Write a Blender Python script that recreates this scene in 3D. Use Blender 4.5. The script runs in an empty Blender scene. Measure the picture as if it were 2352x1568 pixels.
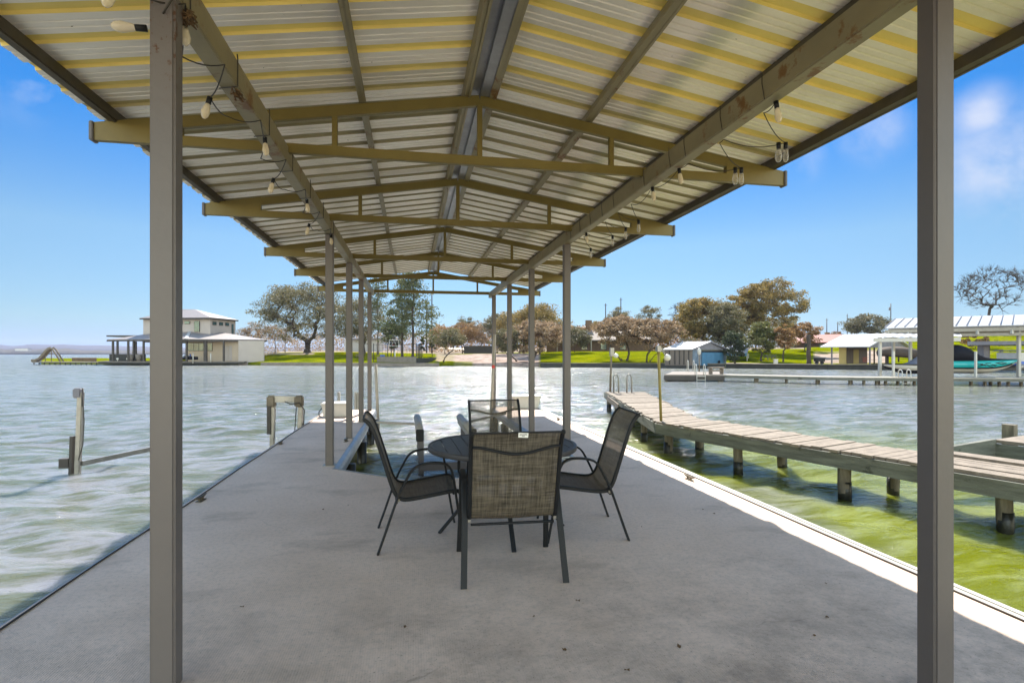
import bpy, bmesh, math, random
import numpy as np
from mathutils import Vector, Matrix, noise
R = random.Random(7)
C = bpy.context.scene.collection
sc = bpy.context.scene
# ---------------- camera / world / sun ----------------
F, CX, YH, H = 1223., 1176., 812., 1.45          # measured on the photograph scaled to 2352 px wide
YAW = math.atan((CX-945)/F); S_, C_ = math.sin(YAW), math.cos(YAW)
cam = bpy.data.cameras.new('camera'); cob = bpy.data.objects.new('camera', cam); C.objects.link(cob)
cam.sensor_width = 36; cam.lens = 36*F/2352; cam.shift_y = (YH-784)/2352; cam.clip_start = .05; cam.clip_end = 20000
cob.location = (0, 0, H); cob.rotation_euler = (math.radians(90), 0, -YAW); sc.camera = cob
SUN = Vector((.60, 3.0, 3.3)).normalized()
EL = math.asin(SUN.z); AZ = math.atan2(SUN.x, SUN.y)
sc.view_settings.view_transform = 'Standard'; sc.view_settings.look = 'None'; sc.view_settings.gamma = 1
sc.view_settings.use_curve_mapping = False; sc.view_settings.exposure = 2.0
sc.render.engine = 'CYCLES'
sc.cycles.caustics_reflective = True; sc.cycles.caustics_refractive = False; sc.cycles.blur_glossy = 0.6
sc.cycles.max_bounces = 10; sc.cycles.transparent_max_bounces = 24
w = bpy.data.worlds.new('World'); sc.world = w; w.use_nodes = True
def world_nodes():
    nt = w.node_tree; N = nt.nodes; L = nt.links; N.clear()
    sky = N.new('ShaderNodeTexSky'); sky.sky_type = 'NISHITA'; sky.sun_disc = False
    sky.sun_elevation = EL; sky.sun_rotation = AZ; sky.altitude = 200; sky.air_density = 1.0; sky.dust_density = 0.0; sky.ozone_density = 1.6
    hs = N.new('ShaderNodeHueSaturation'); hs.inputs['Saturation'].default_value = 1.0
    tc = N.new('ShaderNodeTexCoord'); sz = N.new('ShaderNodeSeparateXYZ'); L.new(tc.outputs['Generated'], sz.inputs[0])
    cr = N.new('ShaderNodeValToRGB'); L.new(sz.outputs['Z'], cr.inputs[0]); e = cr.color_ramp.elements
    e[0].position = 0; e[0].color = (0.125, 0.181, 0.340, 1); e[1].position = .85; e[1].color = (1.9, 1.8, 1.5, 1); k = e.new(.62); k.color = (0.100, 0.275, 0.438, 1)  # overhead end of the ramp raised as unseen fill light
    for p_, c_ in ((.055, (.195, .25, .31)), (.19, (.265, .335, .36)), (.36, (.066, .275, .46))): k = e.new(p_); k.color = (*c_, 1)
    # sky behind the camera boosted and warmed as unseen added fill light
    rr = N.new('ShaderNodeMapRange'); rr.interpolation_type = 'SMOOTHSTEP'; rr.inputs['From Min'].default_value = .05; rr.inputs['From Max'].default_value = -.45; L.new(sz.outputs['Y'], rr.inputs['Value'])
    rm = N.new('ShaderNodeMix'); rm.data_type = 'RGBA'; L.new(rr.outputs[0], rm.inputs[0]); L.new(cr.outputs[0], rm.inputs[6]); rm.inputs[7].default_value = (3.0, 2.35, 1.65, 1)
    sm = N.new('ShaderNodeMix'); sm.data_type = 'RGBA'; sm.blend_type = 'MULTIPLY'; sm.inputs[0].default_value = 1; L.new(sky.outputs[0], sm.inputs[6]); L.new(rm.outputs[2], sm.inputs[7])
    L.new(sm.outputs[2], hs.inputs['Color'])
    no = N.new('ShaderNodeTexNoise'); no.inputs['Scale'].default_value = 9; no.inputs['Detail'].default_value = 9; no.inputs['Roughness'].default_value = .55; no.inputs['Distortion'].default_value = .15
    L.new(tc.outputs['Generated'], no.inputs['Vector'])
    tot = None
    for px, py, rad, st in [(2255, 262, .042, .8), (2005, 305, .05, .65), (2330, 372, .09, .85), (1850, 372, .035, .45), (85, 205, .05, .6), (20, 188, .05, .3), (2350, 480, .05, .2)]:
        v = Vector(((px-CX)/F, 1, -(py-YH)/F)); v = Vector((v.x*C_+S_, C_-v.x*S_, v.z)).normalized()
        d = N.new('ShaderNodeVectorMath'); d.operation = 'DISTANCE'; d.inputs[1].default_value = v
        L.new(tc.outputs['Generated'], d.inputs[0])
        m = N.new('ShaderNodeMapRange'); m.interpolation_type = 'SMOOTHSTEP'
        m.inputs['From Min'].default_value = rad*1.25; m.inputs['From Max'].default_value = rad*.1; m.inputs['To Max'].default_value = st
        L.new(d.outputs['Value'], m.inputs['Value'])
        if tot is None: tot = m.outputs[0]
        else:
            a = N.new('ShaderNodeMath'); a.operation = 'MAXIMUM'; L.new(tot, a.inputs[0]); L.new(m.outputs[0], a.inputs[1]); tot = a.outputs[0]
    nr = N.new('ShaderNodeMapRange'); nr.inputs['From Min'].default_value = .38; nr.inputs['From Max'].default_value = .66
    L.new(no.outputs['Fac'], nr.inputs['Value'])
    mu = N.new('ShaderNodeMath'); mu.operation = 'MULTIPLY'; L.new(tot, mu.inputs[0]); L.new(nr.outputs[0], mu.inputs[1])
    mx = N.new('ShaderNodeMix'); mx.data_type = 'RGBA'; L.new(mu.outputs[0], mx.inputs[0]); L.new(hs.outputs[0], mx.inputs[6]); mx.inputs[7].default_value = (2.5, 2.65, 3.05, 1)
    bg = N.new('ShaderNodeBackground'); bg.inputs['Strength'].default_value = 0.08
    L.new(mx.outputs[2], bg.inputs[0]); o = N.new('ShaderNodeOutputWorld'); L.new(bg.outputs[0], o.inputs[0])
world_nodes()
sun = bpy.data.lights.new('sun', 'SUN'); sun.energy = 3.2; sun.angle = math.radians(.53); sun.color = (1, .93, .83)
so = bpy.data.objects.new('sun', sun); C.objects.link(so); so.rotation_euler = SUN.to_track_quat('Z', 'Y').to_euler(); so.location = (0, 10, 30)

def Q(px, d):                      # point at depth d seen in column px
    r = (px-CX)/F*d
    return (d*S_+r*C_, d*C_-r*S_)
def Z(py, d): return H-(py-YH)/F*d
def G(px, py, z):
    d = F*(H-z)/(py-YH); return Q(px, d)
def V3(px, py, d): return Vector((*Q(px, d), Z(py, d)))

# ---------------- materials ----------------
def mat(name, col, rough=.6, metal=0., var=.0, vscale=4., bump=0., bscale=40., col2=None, thr=None, spec=.5, stretch=None, col3=None, thr3=.62, s3=6., zr=None):
    m = bpy.data.materials.new(name); m.use_nodes = True; nt = m.node_tree; N = nt.nodes; L = nt.links
    b = N['Principled BSDF']; b.inputs['Roughness'].default_value = rough; b.inputs['Metallic'].default_value = metal
    b.inputs['Specular IOR Level'].default_value = spec
    tc = N.new('ShaderNodeTexCoord'); mp = N.new('ShaderNodeMapping'); L.new(tc.outputs['Object'], mp.inputs[0])
    if stretch: mp.inputs['Scale'].default_value = stretch
    n = N.new('ShaderNodeTexNoise'); n.inputs['Scale'].default_value = vscale; n.inputs['Detail'].default_value = 8; n.inputs['Roughness'].default_value = .62
    L.new(mp.outputs[0], n.inputs['Vector'])
    cr = N.new('ShaderNodeValToRGB'); L.new(n.outputs['Fac'], cr.inputs[0])
    c2 = col2 or tuple(x*(1-var) for x in col)
    lo, hi = thr or (.35, .65)
    cr.color_ramp.elements[0].position = lo; cr.color_ramp.elements[1].position = hi
    cr.color_ramp.elements[0].color = (*c2, 1); cr.color_ramp.elements[1].color = (*col, 1)
    out = cr.outputs[0]
    if col3:
        n3 = N.new('ShaderNodeTexNoise'); n3.inputs['Scale'].default_value = s3; n3.inputs['Detail'].default_value = 10; n3.inputs['Roughness'].default_value = .7
        L.new(tc.outputs['Object'], n3.inputs['Vector'])
        r3 = N.new('ShaderNodeMapRange'); r3.inputs['From Min'].default_value = thr3; r3.inputs['From Max'].default_value = thr3+.06; L.new(n3.outputs['Fac'], r3.inputs['Value']); f3 = r3.outputs[0]
        if zr:
            sz_ = N.new('ShaderNodeSeparateXYZ'); L.new(tc.outputs['Object'], sz_.inputs[0]); rz_ = N.new('ShaderNodeMapRange'); rz_.inputs['From Min'].default_value = zr[0]; rz_.inputs['From Max'].default_value = zr[1]; L.new(sz_.outputs['Z'], rz_.inputs['Value']); mz_ = N.new('ShaderNodeMath'); mz_.operation = 'MULTIPLY'; L.new(rz_.outputs[0], mz_.inputs[0]); L.new(f3, mz_.inputs[1]); f3 = mz_.outputs[0]
        mx = N.new('ShaderNodeMix'); mx.data_type = 'RGBA'; L.new(f3, mx.inputs[0]); L.new(out, mx.inputs[6]); mx.inputs[7].default_value = (*col3, 1); out = mx.outputs[2]
    L.new(out, b.inputs['Base Color'])
    if bump:
        nb = N.new('ShaderNodeTexNoise'); nb.inputs['Scale'].default_value = bscale; nb.inputs['Detail'].default_value = 6; L.new(mp.outputs[0], nb.inputs['Vector'])
        bp = N.new('ShaderNodeBump'); bp.inputs['Strength'].default_value = bump; bp.inputs['Distance'].default_value = .02; L.new(nb.outputs['Fac'], bp.inputs['Height']); L.new(bp.outputs[0], b.inputs['Normal'])
    return m
M = {}
M['post'] = mat('painted_steel', (0.105, 0.092, 0.088), .45, 0, .14, 1.5, .05, 30, col3=(.13, .07, .03), thr3=.705, s3=14)
M['post_rusty'] = mat('painted_steel_rusted', (.12, .105, .10), .45, 0, .14, 1.5, .05, 30, col3=(.07, .028, .01), thr3=.56, s3=26, zr=(2.5, 2.75))
M['beam'] = mat('beam_paint', (0.270, 0.225, 0.120), .5, 0, .2, 2.5, .08, 30, col3=(.17, .08, .02), thr3=.565, s3=3.4)
M['truss'] = mat('truss_paint', (0.175, 0.132, 0.026), .5, 0, .15, 3, .05, 30, col3=(.22, .12, .03), thr3=.68, s3=5)
M['galv'] = mat('galvanised', (0.340, 0.340, 0.350), .38, .6, .25, 5, .03, 20)
M['rust_dark'] = mat('dark_channel', (.10, .085, .06), .6, .2, .3, 5, .1, 30)
M['black'] = mat('black_powder', (.011, .012, .014), .5, .0, .15, 20, .03, 90, spec=.25)
M['tabletop'] = mat('table_grey', (.055, .053, .056), .5, .0, .12, 10, .03, 90, spec=.35)
M['white'] = mat('white_plastic', (0.508, 0.488, 0.443), .4, 0, .12, 3, .02, 40)
M['pvc'] = mat('pvc_pipe', (0.339, 0.303, 0.246), .5, 0, .2, 4)
M['wood'] = mat('weathered_wood', (0.255, 0.208, 0.160), .85, 0, .38, 2.2, .5, 24, stretch=(3, 3, 3), col3=(.19, .14, .09), thr3=.64, s3=5)
M['fascia'] = mat('grey_fascia', (0.182, 0.182, 0.149), .85, 0, .45, 2, .6, 22, stretch=(1, 1, 9), col3=(.06, .06, .045), thr3=.6, s3=3)
M['wetpile'] = mat('wet_pile', (.02, .02, .014), .35, 0, .3, 9, .4, 30)
M['pile'] = mat('pile_wood', (0.225, 0.188, 0.135), .85, 0, .5, 3, .6, 20, stretch=(6, 6, 1))
M['cable'] = mat('black_cable', (.03, .025, .02), .6)
M['alu'] = mat('aluminium', (0.315, 0.299, 0.273), .38, .55, .3, 5, .05, 30)
M['roofwhite'] = mat('roof_pale', (0.441, 0.441, 0.454), .45, .15, .12, .5, 0)
M['rooftaupe'] = mat('roof_taupe', (0.254, 0.226, 0.219), .5, .1, .15, 1.5, 0)
M['rooftrim'] = mat('roof_trim', (0.416, 0.416, 0.416), .5)
M['redroof'] = mat('roof_red', (0.312, 0.106, 0.075), .6, 0, .3, .8)
M['stucco'] = mat('stucco', (0.400, 0.355, 0.325), .85, 0, .08, .6)
M['stuccotan'] = mat('stucco_tan', (0.455, 0.376, 0.289), .85, 0, .1, .6)
M['yellow'] = mat('yellow_wall', (0.413, 0.325, 0.125), .8, 0, .15, 1)
M['brick'] = mat('brick_tan', (0.188, 0.119, 0.069), .9, 0, .4, 2)
M['darkbrown'] = mat('dark_brown', (.05, .042, .035), .6, 0, .3, 2)
M['glass'] = mat('window_glass', (0.060, 0.120, 0.120), .08, .2, .5, .5)
M['blue'] = mat('blue_canvas', (0.051, 0.169, 0.292), .6, 0, .2, 1.2, .3, 3)
M['bluewall'] = mat('blue_shed_wall', (0.170, 0.220, 0.280), .7, 0, .4, 1.5)
M['greywall'] = mat('grey_boards', (0.193, 0.158, 0.131), .85, 0, .3, 3, stretch=(4, 4, .3))
M['concrete_l'] = mat('seawall', (0.225, 0.194, 0.163), .9, 0, .3, 1.2)
M['darkwall'] = mat('dark_seawall', (.045, .045, .04), .8, 0, .4, 1.2)
M['teal'] = mat('teal_gelcoat', (0.018, 0.367, 0.367), .25, 0, .05, 1)
M['navy'] = mat('black_navy_cover', (.008, .008, .012), .7, 0, .3, 2, .3, 4, spec=.2)
M['greycover'] = mat('grey_cover', (0.195, 0.188, 0.210), .7, 0, .25, 2, .4, 3)
M['browncover'] = mat('brown_cover', (0.078, 0.054, 0.036), .8, 0, .4, 1, .4, 2)
M['cream'] = mat('cream_hull', (0.425, 0.388, 0.325), .35, 0, .1, 2)
M['bark'] = mat('bark', (0.079, 0.060, 0.046), .95, 0, .45, 2.5, .6, 6)
M['barkgrey'] = mat('bark_grey', (0.131, 0.106, 0.086), .95, 0, .4, 2.5, .6, 6)
M['bluepaint'] = mat('blue_paint', (.03, .10, .40), .4)
M['red'] = mat('red_paint', (.55, .04, .03), .5)
M['leafdry'] = mat('dry_leaf', (.16, .09, .035), .8, 0, .4, 30)
M['rope'] = mat('rope_white', (.6, .58, .52), .8)
M['globe'] = mat('frosted_globe', (0.640, 0.624, 0.576), .25, 0, .05, 6)
M['tag'] = mat('tag_white', (.75, .74, .7), .6)
M['poleyellow'] = mat('yellow_pole', (0.272, 0.216, 0.056), .6, 0, .35, 3)
M['driftpole'] = mat('grey_pole', (0.195, 0.158, 0.112), .8, 0, .4, 3)

def glassmat(name, tint, tr):
    m = bpy.data.materials.new(name); m.use_nodes = True; N = m.node_tree.nodes; L = m.node_tree.links; b = N['Principled BSDF']
    b.inputs['Base Color'].default_value = (*tint, 1); b.inputs['Roughness'].default_value = .12
    t = N.new('ShaderNodeBsdfTransparent'); mx = N.new('ShaderNodeMixShader'); lw = N.new('ShaderNodeLayerWeight'); lw.inputs[0].default_value = .35
    mr = N.new('ShaderNodeMapRange'); mr.inputs['To Min'].default_value = 1-tr; mr.inputs['To Max'].default_value = .95; L.new(lw.outputs['Facing'], mr.inputs['Value'])
    L.new(mr.outputs[0], mx.inputs[0]); L.new(t.outputs[0], mx.inputs[1]); L.new(b.outputs[0], mx.inputs[2]); L.new(mx.outputs[0], N['Material Output'].inputs[0])
    return m
M['bulb'] = glassmat('bulb_glass', (.6, .57, .5), .85)
M['bulb_dusty'] = glassmat('bulb_dusty', (.72, .62, .44), .5)

def roofpanel_mat():
    m = bpy.data.materials.new('roof_sheet'); m.use_nodes = True; N = m.node_tree.nodes; L = m.node_tree.links; b = N['Principled BSDF']
    b.inputs['Roughness'].default_value = .40; b.inputs['Metallic'].default_value = .4
    tc = N.new('ShaderNodeTexCoord'); mp = N.new('ShaderNodeMapping'); mp.inputs['Scale'].default_value = (.5, 1.4, 1); L.new(tc.outputs['Object'], mp.inputs[0])
    n = N.new('ShaderNodeTexNoise'); n.inputs['Scale'].default_value = 1.6; n.inputs['Detail'].default_value = 9; n.inputs['Roughness'].default_value = .65; L.new(mp.outputs[0], n.inputs['Vector'])
    cr = N.new('ShaderNodeValToRGB'); cr.color_ramp.elements[0].position = .3; cr.color_ramp.elements[1].position = .7
    cr.color_ramp.elements[0].color = (.74, .66, .54, 1); cr.color_ramp.elements[1].color = (.92, .86, .76, 1); L.new(n.outputs['Fac'], cr.inputs[0])
    n2 = N.new('ShaderNodeTexNoise'); n2.inputs['Scale'].default_value = 26; n2.inputs['Detail'].default_value = 4; L.new(tc.outputs['Object'], n2.inputs['Vector'])
    mr = N.new('ShaderNodeMapRange'); mr.inputs['From Min'].default_value = .735; mr.inputs['From Max'].default_value = .78; L.new(n2.outputs['Fac'], mr.inputs['Value'])
    mx = N.new('ShaderNodeMix'); mx.data_type = 'RGBA'; L.new(mr.outputs[0], mx.inputs[0]); L.new(cr.outputs[0], mx.inputs[6]); mx.inputs[7].default_value = (.12, .08, .04, 1)
    L.new(mx.outputs[2], b.inputs['Base Color']); return m
M['sheet'] = roofpanel_mat()
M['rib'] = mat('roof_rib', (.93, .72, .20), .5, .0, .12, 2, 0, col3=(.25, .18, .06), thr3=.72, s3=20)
def rib_light_tint():            # light change painted along y: bright yellow nearby, dulled to olive-tan further out
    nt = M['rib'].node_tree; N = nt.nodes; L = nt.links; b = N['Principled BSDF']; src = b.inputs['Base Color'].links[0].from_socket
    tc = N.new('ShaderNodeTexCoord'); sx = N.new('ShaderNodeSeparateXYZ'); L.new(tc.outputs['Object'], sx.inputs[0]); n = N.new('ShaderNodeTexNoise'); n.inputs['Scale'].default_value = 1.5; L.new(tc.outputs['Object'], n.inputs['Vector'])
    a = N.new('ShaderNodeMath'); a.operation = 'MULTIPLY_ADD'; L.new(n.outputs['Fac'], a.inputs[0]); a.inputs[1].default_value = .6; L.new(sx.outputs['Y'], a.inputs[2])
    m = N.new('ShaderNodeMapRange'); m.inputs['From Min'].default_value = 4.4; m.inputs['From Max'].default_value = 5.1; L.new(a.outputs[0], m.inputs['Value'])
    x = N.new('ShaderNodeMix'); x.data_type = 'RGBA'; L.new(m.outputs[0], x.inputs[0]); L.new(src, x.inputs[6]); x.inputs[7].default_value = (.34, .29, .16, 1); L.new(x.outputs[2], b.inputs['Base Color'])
rib_light_tint()

def deck_mat():
    m = bpy.data.materials.new('concrete_deck'); m.use_nodes = True; N = m.node_tree.nodes; L = m.node_tree.links; b = N['Principled BSDF']
    b.inputs['Roughness'].default_value = .78
    tc = N.new('ShaderNodeTexCoord')
    def noi(s, d, r, sc=None):
        mp = N.new('ShaderNodeMapping'); L.new(tc.outputs['Object'], mp.inputs[0])
        if sc: mp.inputs['Scale'].default_value = sc
        n = N.new('ShaderNodeTexNoise'); n.inputs['Scale'].default_value = s; n.inputs['Detail'].default_value = d; n.inputs['Roughness'].default_value = r; L.new(mp.outputs[0], n.inputs['Vector']); return n.outputs['Fac']
    def ramp(f, a, ca, bb, cb):
        cr = N.new('ShaderNodeValToRGB'); cr.color_ramp.elements[0].position = a; cr.color_ramp.elements[1].position = bb
        cr.color_ramp.elements[0].color = (*ca, 1); cr.color_ramp.elements[1].color = (*cb, 1); L.new(f, cr.inputs[0]); return cr.outputs[0]
    def mixc(fac, a, bcol, mode='MIX'):
        x = N.new('ShaderNodeMix'); x.data_type = 'RGBA'; x.blend_type = mode
        if isinstance(fac, float): x.inputs[0].default_value = fac
        else: L.new(fac, x.inputs[0])
        L.new(a, x.inputs[6])
        if isinstance(bcol, tuple): x.inputs[7].default_value = (*bcol, 1)
        else: L.new(bcol, x.inputs[7])
        return x.outputs[2]
    def rng(f, a, bb, t0=0., t1=1.):
        r = N.new('ShaderNodeMapRange'); r.inputs['From Min'].default_value = a; r.inputs['From Max'].default_value = bb; r.inputs['To Min'].default_value = t0; r.inputs['To Max'].default_value = t1; L.new(f, r.inputs['Value']); return r.outputs[0]
    def mul_(a, c):
        x = N.new('ShaderNodeMath'); x.operation = 'MULTIPLY'; L.new(a, x.inputs[0]); L.new(c, x.inputs[1]); return x.outputs[0]
    base = ramp(noi(.9, 6, .6), .35, (.62, .475, .375), .65, (.71, .56, .46))
    base = mixc(rng(noi(1.0, 8, .68, (.9, 1.6, 1)), .54, .70, 0, .55), base, (.25, .185, .135))
    base = mixc(rng(noi(28, 6, .75), .48, .72, 0, .5), base, (.30, .27, .23))
    base = mixc(rng(noi(75, 3, .6), .62, .70, 0, .7), base, (.18, .14, .10))
    # darker, grittier staining towards the shore end of the slab
    sx = N.new('ShaderNodeSeparateXYZ'); L.new(tc.outputs['Object'], sx.inputs[0])
    near = rng(sx.outputs['Y'], 4.2, 1.6)
    st = rng(noi(2.2, 9, .78), .42, .64, 0, .75)
    mm = N.new('ShaderNodeMath'); mm.operation = 'MULTIPLY'; L.new(near, mm.inputs[0]); L.new(st, mm.inputs[1])
    base = mixc(mm.outputs[0], base, (.20, .165, .13))
    # hairline cracks
    vo = N.new('ShaderNodeTexVoronoi'); vo.feature = 'DISTANCE_TO_EDGE'; vo.inputs['Scale'].default_value = .33
    ns = N.new('ShaderNodeTexNoise'); ns.inputs['Scale'].default_value = 2.2; ns.inputs['Detail'].default_value = 6; L.new(tc.outputs['Object'], ns.inputs['Vector'])
    va = N.new('ShaderNodeMix'); va.data_type = 'RGBA'; va.inputs[0].default_value = .22; L.new(tc.outputs['Object'], va.inputs[6]); L.new(ns.outputs['Color'], va.inputs[7]); L.new(va.outputs[2], vo.inputs['Vector'])
    ck = mul_(rng(vo.outputs['Distance'], .0, .0016, .4, 0.), rng(noi(.8, 4, .6), .5, .56))
    base = mixc(ck, base, (.16, .13, .10))
    L.new(base, b.inputs['Base Color'])
    wv = N.new('ShaderNodeTexWave'); wv.bands_direction = 'X'; wv.inputs['Scale'].default_value = 26; wv.inputs['Distortion'].default_value = 3.5; wv.inputs['Detail'].default_value = 3; wv.inputs['Detail Scale'].default_value = .6
    mpw = N.new('ShaderNodeMapping'); mpw.inputs['Scale'].default_value = (1, .12, 1); L.new(tc.outputs['Object'], mpw.inputs[0]); L.new(mpw.outputs[0], wv.inputs['Vector'])
    ad = N.new('ShaderNodeMath'); ad.operation = 'MULTIPLY_ADD'; L.new(wv.outputs['Fac'], ad.inputs[0]); ad.inputs[1].default_value = .35; L.new(noi(55, 5, .7), ad.inputs[2])
    bp = N.new('ShaderNodeBump'); bp.inputs['Strength'].default_value = .45; bp.inputs['Distance'].default_value = .004; L.new(ad.outputs[0], bp.inputs['Height']); L.new(bp.outputs[0], b.inputs['Normal'])
    return m
M['deck'] = deck_mat()

def sling_mat(name, ca, cb, tr):
    m = bpy.data.materials.new(name); m.use_nodes = True; N = m.node_tree.nodes; L = m.node_tree.links; b = N['Principled BSDF']; b.inputs['Roughness'].default_value = .8
    tc = N.new('ShaderNodeTexCoord')
    def streak(sc):
        mp = N.new('ShaderNodeMapping'); mp.inputs['Scale'].default_value = sc; L.new(tc.outputs['Object'], mp.inputs[0])
        n = N.new('ShaderNodeTexNoise'); n.inputs['Scale'].default_value = 1; n.inputs['Detail'].default_value = 4; n.inputs['Roughness'].default_value = .7; L.new(mp.outputs[0], n.inputs['Vector']); return n.outputs['Fac']
    a = N.new('ShaderNodeMath'); a.operation = 'ADD'; L.new(streak((110, 5, 5)), a.inputs[0]); L.new(streak((6, 70, 70)), a.inputs[1])
    cr = N.new('ShaderNodeValToRGB'); cr.color_ramp.elements[0].position = .38; cr.color_ramp.elements[1].position = .62
    h = N.new('ShaderNodeMath'); h.operation = 'MULTIPLY'; L.new(a.outputs[0], h.inputs[0]); h.inputs[1].default_value = .5; L.new(h.outputs[0], cr.inputs[0])
    cr.color_ramp.elements[0].color = (*ca, 1); cr.color_ramp.elements[1].color = (*cb, 1); L.new(cr.outputs[0], b.inputs['Base Color'])
    tl = N.new('ShaderNodeBsdfTranslucent'); L.new(cr.outputs[0], tl.inputs[0])
    m1 = N.new('ShaderNodeMixShader'); m1.inputs[0].default_value = .35; L.new(b.outputs[0], m1.inputs[1]); L.new(tl.outputs[0], m1.inputs[2])
    t = N.new('ShaderNodeBsdfTransparent'); m2 = N.new('ShaderNodeMixShader'); m2.inputs[0].default_value = tr; L.new(m1.outputs[0], m2.inputs[1]); L.new(t.outputs[0], m2.inputs[2]); L.new(m2.outputs[0], N['Material Output'].inputs[0])
    return m
M['sling'] = sling_mat('sling_weave', (.05, .04, .027), (.21, .175, .125), .12)
M['sling_thin'] = sling_mat('sling_weave_thin', (.06, .05, .035), (.20, .165, .115), .33)
M['sling_dark'] = sling_mat('sling_weave_grey', (.105, .09, .07), (.19, .165, .13), .05)

def leaf_mat(name, c1, c2, c3, tr=.3):
    m = bpy.data.materials.new(name); m.use_nodes = True; N = m.node_tree.nodes; L = m.node_tree.links; b = N['Principled BSDF']; b.inputs['Roughness'].default_value = .6; b.inputs['Specular IOR Level'].default_value = .3
    tc = N.new('ShaderNodeTexCoord'); n = N.new('ShaderNodeTexNoise'); n.inputs['Scale'].default_value = 1.1; n.inputs['Detail'].default_value = 5; n.inputs['Roughness'].default_value = .75; L.new(tc.outputs['Object'], n.inputs['Vector'])
    cr = N.new('ShaderNodeValToRGB'); e = cr.color_ramp.elements; e[0].position = .33; e[1].position = .68; e[0].color = (*c1, 1); e[1].color = (*c3, 1); k = e.new(.5); k.color = (*c2, 1); L.new(n.outputs['Fac'], cr.inputs[0]); L.new(cr.outputs[0], b.inputs['Base Color'])
    tl = N.new('ShaderNodeBsdfTranslucent'); L.new(cr.outputs[0], tl.inputs[0]); mx = N.new('ShaderNodeMixShader'); mx.inputs[0].default_value = tr; L.new(b.outputs[0], mx.inputs[1]); L.new(tl.outputs[0], mx.inputs[2]); L.new(mx.outputs[0], N['Material Output'].inputs[0]); return m
LF = {'oak': leaf_mat('leaf_oak', (0.061, 0.065, 0.030), (0.149, 0.135, 0.068), (0.297, 0.243, 0.142)),
 'pine': leaf_mat('leaf_pine', (0.041, 0.058, 0.020), (0.101, 0.115, 0.045), (0.216, 0.203, 0.088)),
 'cedar': leaf_mat('leaf_cedar', (0.024, 0.038, 0.018), (0.050, 0.065, 0.030), (0.108, 0.115, 0.054)),
 'rust': leaf_mat('leaf_rust', (0.11, 0.066, 0.03), (0.27, 0.16, 0.068), (0.43, 0.27, 0.12)),
 'pink': leaf_mat('leaf_pink', (0.11, 0.078, 0.045), (0.28, 0.195, 0.115), (0.46, 0.33, 0.21)),
 'gold': leaf_mat('leaf_gold', (0.081, 0.070, 0.024), (0.230, 0.173, 0.054), (0.432, 0.284, 0.095)),
 'green': leaf_mat('leaf_green', (0.054, 0.068, 0.018), (0.135, 0.142, 0.047), (0.284, 0.257, 0.095)),
 'palm': leaf_mat('leaf_palm', (0.047, 0.068, 0.014), (0.108, 0.135, 0.034), (0.236, 0.243, 0.081))}

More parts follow.
